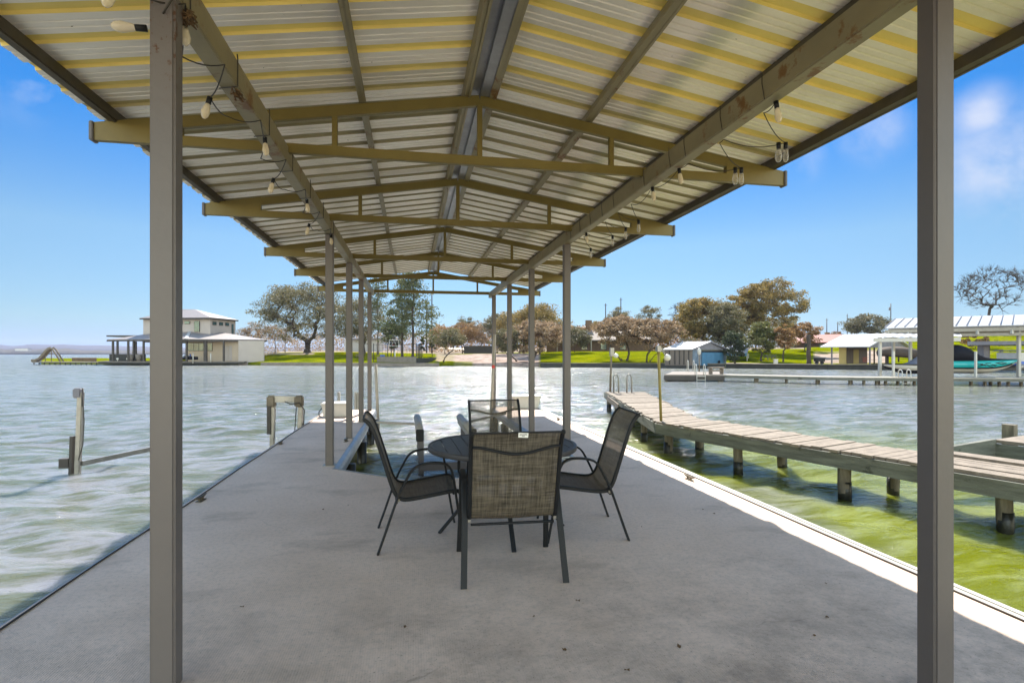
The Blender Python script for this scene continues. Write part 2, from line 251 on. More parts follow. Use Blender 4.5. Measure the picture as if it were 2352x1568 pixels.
# ---------------- mesh helpers ----------------
class MB:
    def __init__(s): s.v = []; s.f = []; s.sm = []
    def add(s, vs, fs, smooth=False):
        o = len(s.v); s.v += [tuple(p) for p in vs]; s.f += [tuple(i+o for i in f) for f in fs]; s.sm += [smooth]*len(fs); return s
    def box(s, c, size, rz=0, rx=0, ry=0):
        m = Matrix.Rotation(rz, 3, 'Z') @ Matrix.Rotation(rx, 3, 'X') @ Matrix.Rotation(ry, 3, 'Y'); c = Vector(c); h = Vector(size)/2
        vs = [c+m @ Vector((x*h.x, y*h.y, z*h.z)) for z in (-1, 1) for y in (-1, 1) for x in (-1, 1)]
        return s.add(vs, [(0, 2, 3, 1), (4, 5, 7, 6), (0, 1, 5, 4), (2, 6, 7, 3), (0, 4, 6, 2), (1, 3, 7, 5)])
    def bar(s, a, b, w, h, up=(0, 0, 1), roll=0):
        a, b = Vector(a), Vector(b); d = (b-a).normalized(); up = Vector(up)
        if abs(d.dot(up)) > .98: up = Vector((0, 1, 0))
        x = d.cross(up).normalized(); y = x.cross(d)
        vs = [p+x*i*w/2+y*j*h/2 for p in (a, b) for j in (-1, 1) for i in (-1, 1)]
        return s.add(vs, [(0, 1, 3, 2), (4, 6, 7, 5), (0, 4, 5, 1), (2, 3, 7, 6), (0, 2, 6, 4), (1, 5, 7, 3)])
    def rod(s, a, b, r0, r1=None, n=8): return s.tube([a, b], [r0, r1 if r1 is not None else r0], n)
    def tube(s, pts, rad, n=8, cap=True):
        pts = [Vector(p) for p in pts]
        if not isinstance(rad, (list, tuple)): rad = [rad]*len(pts)
        vs = []; prev = None
        for i, p in enumerate(pts):
            d = (pts[min(i+1, len(pts)-1)]-pts[max(i-1, 0)])
            d = d.normalized() if d.length > 1e-9 else Vector((0, 0, 1))
            if prev is None:
                u = Vector((0, 0, 1)) if abs(d.z) < .9 else Vector((1, 0, 0)); x = d.cross(u).normalized()
            else:
                x = prev-d*prev.dot(d); x = x.normalized() if x.length > 1e-6 else d.orthogonal().normalized()
            prev = x; y = d.cross(x)
            vs += [p+(x*math.cos(2*math.pi*k/n)+y*math.sin(2*math.pi*k/n))*rad[i] for k in range(n)]
        fs = [(i*n+k, i*n+(k+1) % n, (i+1)*n+(k+1) % n, (i+1)*n+k) for i in range(len(pts)-1) for k in range(n)]
        if cap: fs += [tuple(range(n-1, -1, -1)), tuple((len(pts)-1)*n+k for k in range(n))]
        return s.add(vs, fs, True)
    def strip(s, pts, w, t, lat=(1, 0, 0)):           # flat bar swept along pts; w along lat
        pts = [Vector(p) for p in pts]; lat = Vector(lat); vs = []
        for i, p in enumerate(pts):
            d = (pts[min(i+1, len(pts)-1)]-pts[max(i-1, 0)]).normalized(); y = lat.cross(d).normalized()
            vs += [p+lat*a*w/2+y*b*t/2 for a, b in ((-1, -.6), (-.6, -1), (.6, -1), (1, -.6), (1, .6), (.6, 1), (-.6, 1), (-1, .6))]
        n = 8
        fs = [(i*n+k, i*n+(k+1) % n, (i+1)*n+(k+1) % n, (i+1)*n+k) for i in range(len(pts)-1) for k in range(n)]
        fs += [tuple(range(n-1, -1, -1)), tuple((len(pts)-1)*n+k for k in range(n))]
        return s.add(vs, fs, False)
    def prism(s, poly, z0, z1):
        n = len(poly); a = sum(poly[i][0]*poly[(i+1) % n][1]-poly[(i+1) % n][0]*poly[i][1] for i in range(n))
        if a < 0: poly = poly[::-1]
        vs = [(x, y, z0) for x, y in poly]+[(x, y, z1) for x, y in poly]
        return s.add(vs, [tuple(range(n-1, -1, -1)), tuple(range(n, 2*n))]+[(i, (i+1) % n, n+(i+1) % n, n+i) for i in range(n)])
    def slab(s, pts, t):                               # planar polygon (3D) with thickness t downwards along z
        n = len(pts); vs = [Vector(p) for p in pts]+[Vector(p)-Vector((0, 0, t)) for p in pts]
        return s.add(vs, [tuple(range(n)), tuple(range(2*n-1, n-1, -1))]+[(i, n+i, n+(i+1) % n, (i+1) % n) for i in range(n)])
    def sph(s, c, r, n=12, m=8, sx=1, sy=1, sz=1):
        vs = []; c = Vector(c)
        for i in range(m+1):
            t = math.pi*i/m
            for k in range(n):
                a = 2*math.pi*k/n; vs.append(c+Vector((math.sin(t)*math.cos(a)*r*sx, math.sin(t)*math.sin(a)*r*sy, math.cos(t)*r*sz)))
        return s.add(vs, [(i*n+k, (i+1)*n+k, (i+1)*n+(k+1) % n, i*n+(k+1) % n) for i in range(m) for k in range(n)], True)
    def lathe(s, prof, c=(0, 0, 0), n=16, axis=None):
        q = Vector(axis).to_track_quat('Z', 'Y').to_matrix() if axis else Matrix.Identity(3)
        vs = [Vector(c)+q @ Vector((r*math.cos(2*math.pi*k/n), r*math.sin(2*math.pi*k/n), z)) for r, z in prof for k in range(n)]
        return s.add(vs, [(i*n+k, i*n+(k+1) % n, (i+1)*n+(k+1) % n, (i+1)*n+k) for i in range(len(prof)-1) for k in range(n)], True)
    def obj(s, name, m, parent=None, bevel=0, **kw):
        me = bpy.data.meshes.new(name); off = Vector((0, 0, 0))
        p = parent
        local = kw.pop('local', False)
        if p is not None and not local:
            while p is not None: off += p.location; p = p.parent
        me.from_pydata([(x-off.x, y-off.y, z-off.z) for x, y, z in s.v], [], s.f)
        me.polygons.foreach_set('use_smooth', s.sm); me.materials.append(m)
        bm = bmesh.new(); bm.from_mesh(me); bmesh.ops.recalc_face_normals(bm, faces=bm.faces)
        if bevel:
            bmesh.ops.bevel(bm, geom=[e for e in bm.edges if len(e.link_faces) == 2 and e.calc_face_angle(0) > .5], offset=bevel, segments=3, affect='EDGES', clamp_overlap=True)
        bm.to_mesh(me); bm.free()
        o = bpy.data.objects.new(name, me); C.objects.link(o)
        if parent: o.parent = parent
        for k, val in kw.items(): o[k] = val
        return o
def thing(name, label, cat, loc=(0, 0, 0), rz=0, group=None):
    o = bpy.data.objects.new(name, None); C.objects.link(o); o.location = loc; o.rotation_euler = (0, 0, rz); o.empty_display_size = .2
    o['label'] = label; o['category'] = cat
    if group: o['group'] = group
    return o
def dup(o, parent=None):
    c = o.copy(); C.objects.link(c)
    if parent: c.parent = parent
    for ch in list(o.children): dup(ch, c)
    return c
#@@SETTING
# ---------------- water ----------------
WL = -.6
def water():
    def axis(lo, hi, c0, c1, step, g=1.09):
        a = list(np.arange(c0, c1+1e-6, step)); s = step; x = c1
        while x < hi: s *= g; x += s; a.append(x)
        s = step; x = c0; pre = []
        while x > lo: s *= g; x -= s; pre.append(x)
        return np.array(pre[::-1]+a)
    xs = axis(-9000, 9000, -14, 16, .09); ys = axis(-3000, 9000, 1.5, 30, .09)
    X, Y = np.meshgrid(xs, ys); Zz = np.zeros_like(X); rr = np.random.RandomState(3)
    dist = np.hypot(X, Y); fade = np.clip(1-(dist-14)/30, 0, 1)
    Xw = X+.35*np.sin(Y*.9+X*.35)+.2*np.sin(X*1.7-Y*.6); Yw = Y+.3*np.sin(X*1.1+.5*Y)
    for i in range(26):
        wl = .38*1.115**i if i < 20 else rr.uniform(.5, 1.4); k = 2*math.pi/wl; th = math.radians(rr.normal(-98, 26)); amp = .0078*wl**.9
        Zz += amp*np.sin(k*(Xw*math.cos(th)+Yw*math.sin(th))+rr.uniform(0, 6.28))
    Zz = Zz*fade*.9
    Z_ = np.stack([X, Y, WL+Zz], -1).reshape(-1, 3)
    ny, nx = X.shape; i = np.arange(ny-1)[:, None]*nx+np.arange(nx-1)[None]
    Fc = np.stack([i, i+1, i+nx+1, i+nx], -1).reshape(-1, 4)
    me = bpy.data.meshes.new('lake_water'); me.vertices.add(len(Z_)); me.vertices.foreach_set('co', Z_.ravel())
    me.loops.add(Fc.size); me.loops.foreach_set('vertex_index', Fc.ravel()); me.polygons.add(len(Fc)); me.polygons.foreach_set('loop_start', np.arange(0, Fc.size, 4)); me.polygons.foreach_set('loop_total', np.full(len(Fc), 4)); me.polygons.foreach_set('use_smooth', np.ones(len(Fc), bool)); me.update(); me.validate()
    m = bpy.data.materials.new('lake_water'); m.use_nodes = True; N = m.node_tree.nodes; L = m.node_tree.links; b = N['Principled BSDF']
    b.inputs['Roughness'].default_value = .08; b.inputs['IOR'].default_value = 1.33; b.inputs['Specular IOR Level'].default_value = .35
    tc = N.new('ShaderNodeTexCoord'); sx = N.new('ShaderNodeSeparateXYZ'); L.new(tc.outputs['Object'], sx.inputs[0])
    # algae-green shallows beside the slab and under the old pier, grey-green deeper water elsewhere
    def mr(f, a, b_, t0=0., t1=1.):
        r = N.new('ShaderNodeMapRange'); r.interpolation_type = 'SMOOTHSTEP'; r.inputs['From Min'].default_value = a; r.inputs['From Max'].default_value = b_; r.inputs['To Min'].default_value = t0; r.inputs['To Max'].default_value = t1; L.new(f, r.inputs['Value']); return r.outputs[0]
    def mul(a, c):
        x = N.new('ShaderNodeMath'); x.operation = 'MULTIPLY'; L.new(a, x.inputs[0]); L.new(c, x.inputs[1]); return x.outputs[0]
    n0 = N.new('ShaderNodeTexNoise'); n0.inputs['Scale'].default_value = .55; n0.inputs['Detail'].default_value = 5; L.new(tc.outputs['Object'], n0.inputs['Vector'])
    nz = mr(n0.outputs['Fac'], .3, .6, .35, 1)
    shal = mul(mul(mul(mr(sx.outputs['X'], 2.2, 3.4), mr(sx.outputs['X'], 16, 7)), mr(sx.outputs['Y'], 19, 8)), nz)
    slip = mul(mul(mr(sx.outputs['X'], .4, -.9), mr(sx.outputs['X'], -2.3, -1.2)), mr(sx.outputs['Y'], 13, 9))
    mxx = N.new('ShaderNodeMath'); mxx.operation = 'MAXIMUM'; L.new(shal, mxx.inputs[0]); L.new(slip, mxx.inputs[1])
    cm = N.new('ShaderNodeMix'); cm.data_type = 'RGBA'; L.new(mxx.outputs[0], cm.inputs[0]); cm.inputs[7].default_value = (.125, .14, .003, 1)
    mpb = N.new('ShaderNodeMapping'); mpb.inputs['Scale'].default_value = (.45, 1.5, 1); mpb.inputs['Rotation'].default_value = (0, 0, .1); L.new(tc.outputs['Object'], mpb.inputs[0])
    nb_ = N.new('ShaderNodeTexNoise'); nb_.inputs['Scale'].default_value = 2.1; nb_.inputs['Detail'].default_value = 8; nb_.inputs['Roughness'].default_value = .6; nb_.inputs['Distortion'].default_value = .5; L.new(mpb.outputs[0], nb_.inputs['Vector'])  # ripple reflections painted as pale streaks into both water colours
    tb = N.new('ShaderNodeMix'); tb.data_type = 'RGBA'; L.new(mr(nb_.outputs['Fac'], .40, .60), tb.inputs[0]); tb.inputs[6].default_value = (.095, .105, .065, 1); tb.inputs[7].default_value = (.19, .195, .205, 1); L.new(tb.outputs[2], cm.inputs[6])
    tg = N.new('ShaderNodeMix'); tg.data_type = 'RGBA'; L.new(mr(nb_.outputs['Fac'], .42, .62), tg.inputs[0]); tg.inputs[6].default_value = (.11, .125, .002, 1); tg.inputs[7].default_value = (.18, .205, .055, 1); L.new(tg.outputs[2], cm.inputs[7])
    L.new(cm.outputs[2], b.inputs['Base Color'])
    def wn(s, st, d=6, ty='FBM', rot=.12, ro=.62):
        mp = N.new('ShaderNodeMapping'); mp.inputs['Scale'].default_value = st; mp.inputs['Rotation'].default_value = (0, 0, rot); L.new(tc.outputs['Object'], mp.inputs[0]); n = N.new('ShaderNodeTexNoise'); n.noise_type = ty; n.inputs['Scale'].default_value = s; n.inputs['Detail'].default_value = d; n.inputs['Roughness'].default_value = ro; n.inputs['Distortion'].default_value = .35; L.new(mp.outputs[0], n.inputs['Vector']); return n.outputs['Fac']
    ln = N.new('ShaderNodeVectorMath'); ln.operation = 'LENGTH'; L.new(tc.outputs['Object'], ln.inputs[0]); D_ = ln.outputs['Value']
    prev = None
    for sc_, st, dist, str_, rot in ((.9, (.55, 1.5, 1), .22, mr(D_, 8, 35, .25, 1.0), .1), (2.6, (.6, 1.5, 1), .09, mr(D_, 4, 30, .6, 1.0), -.25), (8.5, (.7, 1.4, 1), .030, mr(D_, 60, 8, .4, 1.0), .35)):
        b1 = N.new('ShaderNodeBump'); b1.inputs['Distance'].default_value = dist; L.new(str_, b1.inputs['Strength']); L.new(wn(sc_, st, 4, 'FBM', rot, .55), b1.inputs['Height'])
        if prev: L.new(prev, b1.inputs['Normal'])
        prev = b1.outputs[0]
    L.new(prev, b.inputs['Normal']); L.new(mr(D_, 15, 90, .07, .26), b.inputs['Roughness'])
    b.subsurface_method = 'BURLEY'; b.inputs['Subsurface Weight'].default_value = .7; b.inputs['Subsurface Radius'].default_value = (.6, .6, .4); b.inputs['Subsurface Scale'].default_value = 1.0
    me.materials.append(m); o = bpy.data.objects.new('lake_water', me); C.objects.link(o); o['kind'] = 'structure'
water()

# ---------------- land ----------------
SH = [(95, 104), (420, 101), (560, 98), (600, 93), (1008, 84.5), (1016, 90), (1045, 89), (1120, 87), (1235, 83), (1245, 81), (1520, 78), (1665, 76), (1900, 70), (2060, 69), (2400, 66), (3200, 58), (5000, 40)]
def interp(t, x):
    if x <= t[0][0]: return t[0][1]
    for (a, b), (c, d) in zip(t, t[1:]):
        if x <= c: return b+(d-b)*(x-a)/(c-a)
    return t[-1][1]
HM = [(95, .15), (540, .25), (620, 1.5), (800, 1.7), (1000, 1.3), (1200, 1.6), (1300, 1.9), (1700, 2.0), (1900, 3.0), (2100, 5.0), (2300, 7.0), (5000, 8.0)]
RUN = [(95, 25), (620, 24), (800, 26), (1000, 30), (1700, 26), (1900, 55), (2100, 55), (5000, 60)]
def land_h(px, d):
    t = d-interp(SH, px); hm = interp(HM, px); run = interp(RUN, px)
    if t < 0: return -1.6
    k = min(1, t/run); h = -.12+(hm+.12)*(k*k*(3-2*k)*.6+k*.4)
    if t > run: h += (t-run)*.012*(0 if px < 640 else 1)
    if px < 1000:
        far = 46+max(0, (px-560))*.25; 
        if t > far: h -= (t-far)*.12
    return h
def land():
    pxs = list(np.arange(95, 2700, 7))+list(np.arange(2700, 5001, 120))
    ts = [-.4, 0]+[.5*1.07**i for i in range(1, 60)]; ts = [t for t in ts if t < 28]+list(np.arange(30, 120, 4))+list(np.arange(120, 900, 40))
    mb = MB(); n = len(ts); cols = []
    for px in pxs:
        ds = interp(SH, px)
        for t in ts:
            x, y = Q(px, ds+t); z = land_h(px, ds+t) if t >= 0 else -1.4
            if t > 2: z += .12*noise.noise(Vector((x*.12, y*.12, 0)))*min(1, t/10)
            mb.v.append((x, y, z))
            sand = 0.
            nn = noise.noise(Vector((x*.25, y*.25, 3)))*.5
            if 1040 < px < 1238 and t < 34: sand = 1 if (t < 26+nn*12 and (px > 1085 or t > 5+nn*3)) else .3
            if 1000 < px <= 1040 and t > 6: sand = .7
            if 1870 < px < 2035 and 5 < t < 33: sand = .9 if 7+nn*6 < t < 27+nn*5 else .35
            if 1665 < px < 2100 and t < 4.2: sand = .75
            if px > 640 and t > 40+nn*10 and px < 1850: sand = .8
            if 560 < px < 720 and 19 < t < 24: sand = .8
            cols.append(sand)
    for i in range(len(pxs)-1):
        for j in range(n-1): a = i*n+j; mb.f.append((a, a+n, a+n+1, a+1))
    mb.sm = [True]*len(mb.f)
    m = bpy.data.materials.new('shore_ground'); m.use_nodes = True; N = m.node_tree.nodes; L = m.node_tree.links; b = N['Principled BSDF']; b.inputs['Roughness'].default_value = 1; b.inputs['Specular IOR Level'].default_value = 0
    at = N.new('ShaderNodeAttribute'); at.attribute_name = 'sand'; tc = N.new('ShaderNodeTexCoord')
    def ramp(s, c1, c2, c3):
        n_ = N.new('ShaderNodeTexNoise'); n_.inputs['Scale'].default_value = s; n_.inputs['Detail'].default_value = 8; n_.inputs['Roughness'].default_value = .7; L.new(tc.outputs['Object'], n_.inputs['Vector'])
        cr = N.new('ShaderNodeValToRGB'); e = cr.color_ramp.elements; e[0].position = .35; e[1].position = .68; e[0].color = (*c1, 1); e[1].color = (*c3, 1); k = e.new(.5); k.color = (*c2, 1); L.new(n_.outputs['Fac'], cr.inputs[0]); return cr.outputs[0]
    g = ramp(.35, (.055, .070, .001), (.115, .135, .001), (.185, .175, .003)); s = ramp(.5, (.16, .115, .09), (.30, .235, .20), (.42, .35, .31))
    mx = N.new('ShaderNodeMix'); mx.data_type = 'RGBA'; L.new(at.outputs['Fac'], mx.inputs[0]); L.new(g, mx.inputs[6]); L.new(s, mx.inputs[7]); L.new(mx.outputs[2], b.inputs['Base Color'])
    o = mb.obj('shore_ground', m, kind='structure')
    a = o.data.attributes.new('sand', 'FLOAT', 'POINT'); a.data.foreach_set('value', cols)
land()
def bounce_yard():       # unseen pale ground added behind the camera to bounce sunlight onto the ceiling
    mb = MB(); n = 40
    for j in range(2):
        for i in range(n+1): mb.v.append((-60+120*i/n, -6.4-3*abs(math.sin(i*.4))*(1 if abs(i-20) > 2 else 0) if j == 0 else -90, -.03))
    mb.v += [(v[0], v[1], -1.5) for v in mb.v[:n+1]]
    mb.f = [(i, i+1, n+2+i, n+1+i) for i in range(n)]+[(2*n+2+i, 2*n+3+i, i+1, i) for i in range(n)]; mb.sm = [False]*len(mb.f)
    mb.obj('bounce_ground', mat('bounce_ground_pale', (.70, .58, .44), .9, 0, .15, .3), kind='structure')
bounce_yard()
def hills(name, d, lo, hi, prof, col1, col2, amp, sc_, depth):
    mb = MB(); pts = np.linspace(lo, hi, 260); rows = [(-2, 0), (0, .15), (depth*.12, .55), (depth*.3, .9), (depth*.5, 1.0), (depth, .7)]
    for p in pts:
        base = interp(prof, p)
        for dz, k in rows:
            dd = d+dz; x, y = Q(p, dd); nn = noise.noise(Vector((p*sc_, dz*.002, d)))+.5*noise.noise(Vector((p*sc_*3.1, dz*.01, d)))
            mb.v.append((x, y, WL-1 if dz < 0 else WL+(Z(base, d)-WL)*k*(1+amp*nn)))
    n = len(rows); mb.f = [(i*n+j, (i+1)*n+j, (i+1)*n+j+1, i*n+j+1) for i in range(len(pts)-1) for j in range(n-1)]; mb.sm = [True]*len(mb.f)
    return mb.obj(name, mat(name, col1, .95, 0, 0, .02, 0, col2=col2), kind='structure')
hills('wooded_far_shore', 1250, -1800, 1150, [(-1800, 800), (0, 799), (60, 797), (250, 803), (1150, 801)], (.05, .036, .02), (.014, .018, .008), .35, .035, 500)
hills('far_hills', 2400, -2200, 1900, [(-2200, 790), (0, 786), (110, 785), (250, 788), (420, 794), (1900, 790)], (.03, .025, .022), (.012, .013, .013), .18, .016, 1500)
#@@TREES
WOODS = []
def tree(label, px, d, top, wid, leaf, cat='tree', base_py=None, clear=.3, n=60, leaves=2600, lsize=.30, clump=.16, tr=.03, bark='bark', lean=0, shape='round', seed=0, group=None, name='tree', depth=1., lobes=0, stems=1, rootz=None):
    """crown between pixel-height top and the clear trunk; wid = crown width in photo px"""
    leaves = int(leaves*(1.9 if shape == 'pine' else 3.6)); n = int(n*1.6); clump *= 1.25; tr *= .72; lsize *= 1.05
    rg = random.Random(seed*77+int(px)); x0, y0 = Q(px, d); z0 = rootz if rootz is not None else land_h(px, d)-.05
    Ht = Z(top, d)-z0; W = wid/F*d/2; c0 = Vector((x0, y0, z0)); rt = thing(name, label, cat, (x0, y0, z0), 0, group)
    nodes = []; par = []
    fork = Ht*clear
    tops = []
    for sN in range(stems):
        a = rg.uniform(0, 6.28); off = Vector((math.cos(a), math.sin(a)*.5, 0))*(0 if stems == 1 else W*.12)
        th = Ht*.97 if shape in ('pine',) else fork
        k = 12 if shape == 'pine' else 5
        for i in range(k+1):
            t = i/k; sp = off*(1+2.2*t) if stems > 1 else Vector((0, 0, 0))
            p = Vector((lean*t*t*W+sp.x+rg.uniform(-.02, .02)*Ht*t, sp.y+rg.uniform(-.02, .02)*Ht*t, th*t)); nodes.append(p); par.append(len(nodes)-2 if i else -1)
        tops.append(len(nodes)-1)
    tg = []
    cz = (fork+Ht)/2; hz = (Ht-fork)/2*1.02
    lob = [(rg.uniform(0, 6.28), rg.uniform(.0, .8), rg.uniform(-.3, .8), rg.uniform(.36, .6)) for _ in range(lobes or 8)]
    tries = 0
    while len(tg) < n and tries < n*60:
        tries += 1
        if shape == 'pine':
            t = rg.random()**.8; r = W*(1.05-.75*t)*math.sqrt(rg.random())*rg.choice((1, 1, .7)); a = rg.uniform(0, 6.28)
            p = Vector((r*math.cos(a)+lean*t*W, r*math.sin(a)*depth, fork+(Ht-fork)*t))
        else:
            u, v, q = [rg.uniform(-1, 1) for _ in range(3)]
            if shape == 'flat' and q < -.25+.5*rg.random(): continue
            if u*u+v*v+q*q > 1 or u*u+v*v+q*q < rg.uniform(0, .55): continue
            if not any((u-math.cos(A)*rr)**2+(v-math.sin(A)*rr)**2+(q-hh)**2 < s*s for A, rr, hh, s in lob) and rg.random() < .86: continue
            p = Vector((u*W+lean*W*(.5+.5*q), v*W*depth, cz+q*hz))
            if shape == 'vase': p.x *= .35+.65*(p.z/Ht); p.y *= .35+.65*(p.z/Ht)
        tg.append(p)
    root = sum((nodes[t] for t in tops), Vector())/len(tops)
    tg.sort(key=lambda p: (p-root).length if shape != 'pine' else math.hypot(p.x, p.y))
    tips = []
    for p in tg:
        best = min(range(len(nodes)), key=lambda i: (nodes[i]-p).length+(0 if nodes[i].z < p.z+.15*Ht else Ht)+(.35*Ht if nodes[i].z < fork*.55 and shape != 'pine' else 0))
        a = nodes[best]; L_ = (p-a).length; prev = best
        for k in (1, 2, 3):
            t = k/3; q = a.lerp(p, t)+Vector((rg.uniform(-1, 1), rg.uniform(-1, 1), rg.uniform(-.6, .8)+(.9 if k < 3 else 0)))*L_*(.035 if leaf == 'bare' else .09)*(1 if k < 3 else 0)
            nodes.append(q); par.append(prev); prev = len(nodes)-1
        tips.append(prev)
    cnt = [0]*len(nodes)
    for t in tips: cnt[t] += 1
    for i in range(len(nodes)-1, -1, -1):
        if par[i] >= 0: cnt[par[i]] += cnt[i]
    tot = max(cnt); R0 = tr*Ht
    rad = [max(R0*(max(1, k)/tot)**.58, .018) for k in cnt]
    if shape == 'pine':
        rad = [max(r_, R0*(1-.8*min(1, nd.z/Ht))) if i < 13*stems else r_*.6 for i, (r_, nd) in enumerate(zip(rad, nodes))]
    mb = MB()
    for i, pr in enumerate(par):
        if pr >= 0: mb.tube([c0+nodes[pr], c0+nodes[i]], [min(rad[pr], rad[i]*1.6), rad[i]], 6 if rad[i] > .06 else 4, cap=False)
    for s0 in range(stems):
        r_ = rad[s0*(13 if shape == 'pine' else 6)]; b0 = c0+nodes[s0*(13 if shape == 'pine' else 6)]
        mb.tube([b0-Vector((0, 0, .5)), b0+Vector((0, 0, .1)), b0+Vector((0, 0, Ht*.06))], [r_*1.9, r_*1.45, r_*1.02], 8, cap=False)
    if leaf is None or leaf == 'bare':
        for t in tips:
            for k in range(8):
                dd = (nodes[t]-nodes[par[t]]).normalized()+Vector((rg.uniform(-1, 1), rg.uniform(-1, 1), rg.uniform(-.3, 1.1)))*.8
                e = nodes[t]+dd.normalized()*Ht*rg.uniform(.05, .12); mb.tube([c0+nodes[t], c0+nodes[t].lerp(e, .5)+Vector((0, 0, .05)), c0+e], [.028, .022, .014], 3, cap=False)
    if stems > 1:
        for s0 in range(1, stems):
            k_ = 13 if shape == 'pine' else 6; mb.tube([c0+nodes[0]-Vector((0, 0, .12)), c0+nodes[s0*k_]-Vector((0, 0, .12))], [rad[0]*1.5, rad[0]*1.5], 7)
    if leaf and leaf != 'bare':
        pos = np.empty((leaves, 3)); rs = np.random.RandomState(int(px)+seed); per = rs.randint(0, len(tips), leaves)
        T = np.array([nodes[t][:] for t in tips]); size = np.array([rg.uniform(.6, 1.35) for _ in tips])
        g = rs.normal(0, 1, (leaves, 3)); g /= np.linalg.norm(g, axis=1)[:, None]; rr = rs.random(leaves)**.45
        cl = clump*min(W, hz*1.4)
        pos = T[per]+g*(rr*cl*size[per])[:, None]*np.array([1.25, 1.25, .7])
        u = rs.normal(0, 1, (leaves, 3)); u /= np.linalg.norm(u, axis=1)[:, None]; v = np.cross(u, rs.normal(0, 1, (leaves, 3))); v /= np.linalg.norm(v, axis=1)[:, None]
        sz = lsize*rs.uniform(.5, 1.2, leaves)[:, None]
        u *= sz*.5; v *= sz*.32
        co = np.stack([pos-u, pos-v, pos+u, pos+v], 1).reshape(-1, 3)
        me = bpy.data.meshes.new('crown'); me.vertices.add(leaves*4); me.vertices.foreach_set('co', co.ravel()); me.loops.add(leaves*4); me.loops.foreach_set('vertex_index', np.arange(leaves*4)); me.polygons.add(leaves); me.polygons.foreach_set('loop_start', np.arange(0, leaves*4, 4)); me.polygons.foreach_set('loop_total', np.full(leaves, 4)); me.update()
        me.materials.append(LF[leaf]); o = bpy.data.objects.new('crown', me); C.objects.link(o); o.parent = rt
    mb.obj('trunk', M[bark], rt)
    return rt
exec_trees = True
def trees():
    G1 = 'trees along the far shore'
    tree('big spreading live oak on the lawn right of the pale lake house', 706, 118, 657, 235, 'oak', clear=.17, n=150, leaves=9000, tr=.058, shape='round', group=G1, lsize=.30, clump=.13, seed=1, bark='bark')
    tree('grey-green oak partly hidden by the left dock posts', 836, 112, 688, 150, 'oak', clear=.22, n=80, leaves=4200, tr=.035, group=G1, seed=2)
    for i, (px, tp, dd) in enumerate([(556, 752, 128), (578, 742, 130), (600, 738, 126), (632, 744, 130), (655, 752, 134)]):
        tree('slim %s tree in the thin grove beside the pale house, %s' % ('bare brown', ['nearest the house', 'second from the house', 'middle of five', 'fourth from the house', 'nearest the big oak'][i]), px, dd, tp, 46, 'rust' if i % 2 else 'pink', clear=.35, n=26, leaves=420, tr=.016, shape='vase', group='thin grove by the lake house', seed=i+3, lsize=.25, clump=.3)
    tree('tall thin pine with orange-brown trunk beside the dock posts', 868, 108, 640, 92, 'pine', clear=.35, n=44, leaves=1700, tr=.014, shape='pine', group='tall pines behind the fence', seed=8, bark='barkgrey')
    tree('tall dark-trunked pine left of the tallest one', 924, 100, 640, 100, 'pine', clear=.22, n=60, leaves=3000, tr=.017, shape='pine', group='tall pines behind the fence', seed=9, lsize=.32, clump=.17)
    tree('tallest thick-trunked pine standing by the water behind the black fence', 948, 96, 628, 150, 'pine', clear=.25, n=95, leaves=4600, tr=.022, shape='pine', group='tall pines behind the fence', seed=10, lsize=.32, clump=.15)
    tree('low dark evergreen leaning beside the basketball hoop', 898, 104, 745, 56, 'cedar', clear=.2, n=26, leaves=1500, tr=.02, seed=11, group=G1, clump=.3)
    tree('small dark cedar left of the two cedars behind the fence', 971, 104, 775, 22, 'cedar', clear=.35, n=14, leaves=520, tr=.02, shape='pine', seed=12, group=G1)
    tree('small dark cedar right of the two cedars behind the fence', 993, 104, 777, 20, 'cedar', clear=.35, n=14, leaves=520, tr=.02, shape='pine', seed=13, group=G1)
    tree('small leaning tree on the sandy bank', 1019, 93, 752, 78, 'oak', clear=.35, n=30, leaves=1100, tr=.025, lean=.55, seed=14, group=G1, clump=.2)
    for i, (px, tp, wd, lf, dd, lab) in enumerate([
        (1022, 752, 66, 'rust', 122, 'brown bushy tree just left of the sandy slope'), (1062, 738, 74, 'rust', 128, 'broad brown tree above the sandy slope'),
        (1104, 736, 70, 'pink', 130, 'pinkish brown tree left of the slender right posts'), (1142, 722, 66, 'oak', 124, 'grey-green tree between the slender right posts'),
        (1066, 726, 50, 'oak', 150, 'taller grey tree rising behind the brown trees'), (1178, 712, 80, 'gold', 112, 'golden green tree left of the rounded shore oak'),
        (1240, 702, 125, 'gold', 104, 'rounded golden oak behind the right dock posts'), (1320, 752, 70, 'oak', 104, 'grey-green oak right of the nearest slender post'),
        (1345, 748, 58, 'rust', 118, 'russet tree beside the tan house'), (1375, 738, 54, 'gold', 122, 'small golden tree in front of the chimney'),
        (1421, 706, 60, 'oak', 140, 'shaggy grey tree below the taller utility pole'), (1488, 699, 62, 'oak', 138, 'round-topped grey tree behind the pink-leaved trees'),
        (1545, 735, 66, 'rust', 104, 'russet tree behind the boathouse roof'), (1562, 700, 60, 'bare', 135, 'leafless grey tree left of the big golden oaks')]):
        tree(lab, px, dd, tp, wd, lf, clear=.2, n=52 if wd < 80 else 90, leaves=2000 if wd < 90 else 5200, tr=.02, seed=20+i, group=G1, clump=.19, lsize=.27)
    tree('broad grey-pink shore oak with dark trunk behind the right posts', 1224, 86, 738, 150, 'pink', clear=.26, n=90, leaves=3900, tr=.045, seed=40, group=G1, clump=.14, lean=.1)
    tree('dark leaning oak arching over the shoreline left of the posts', 1186, 90, 755, 90, 'oak', clear=.24, n=45, leaves=2000, tr=.03, seed=41, group=G1, lean=-.5)
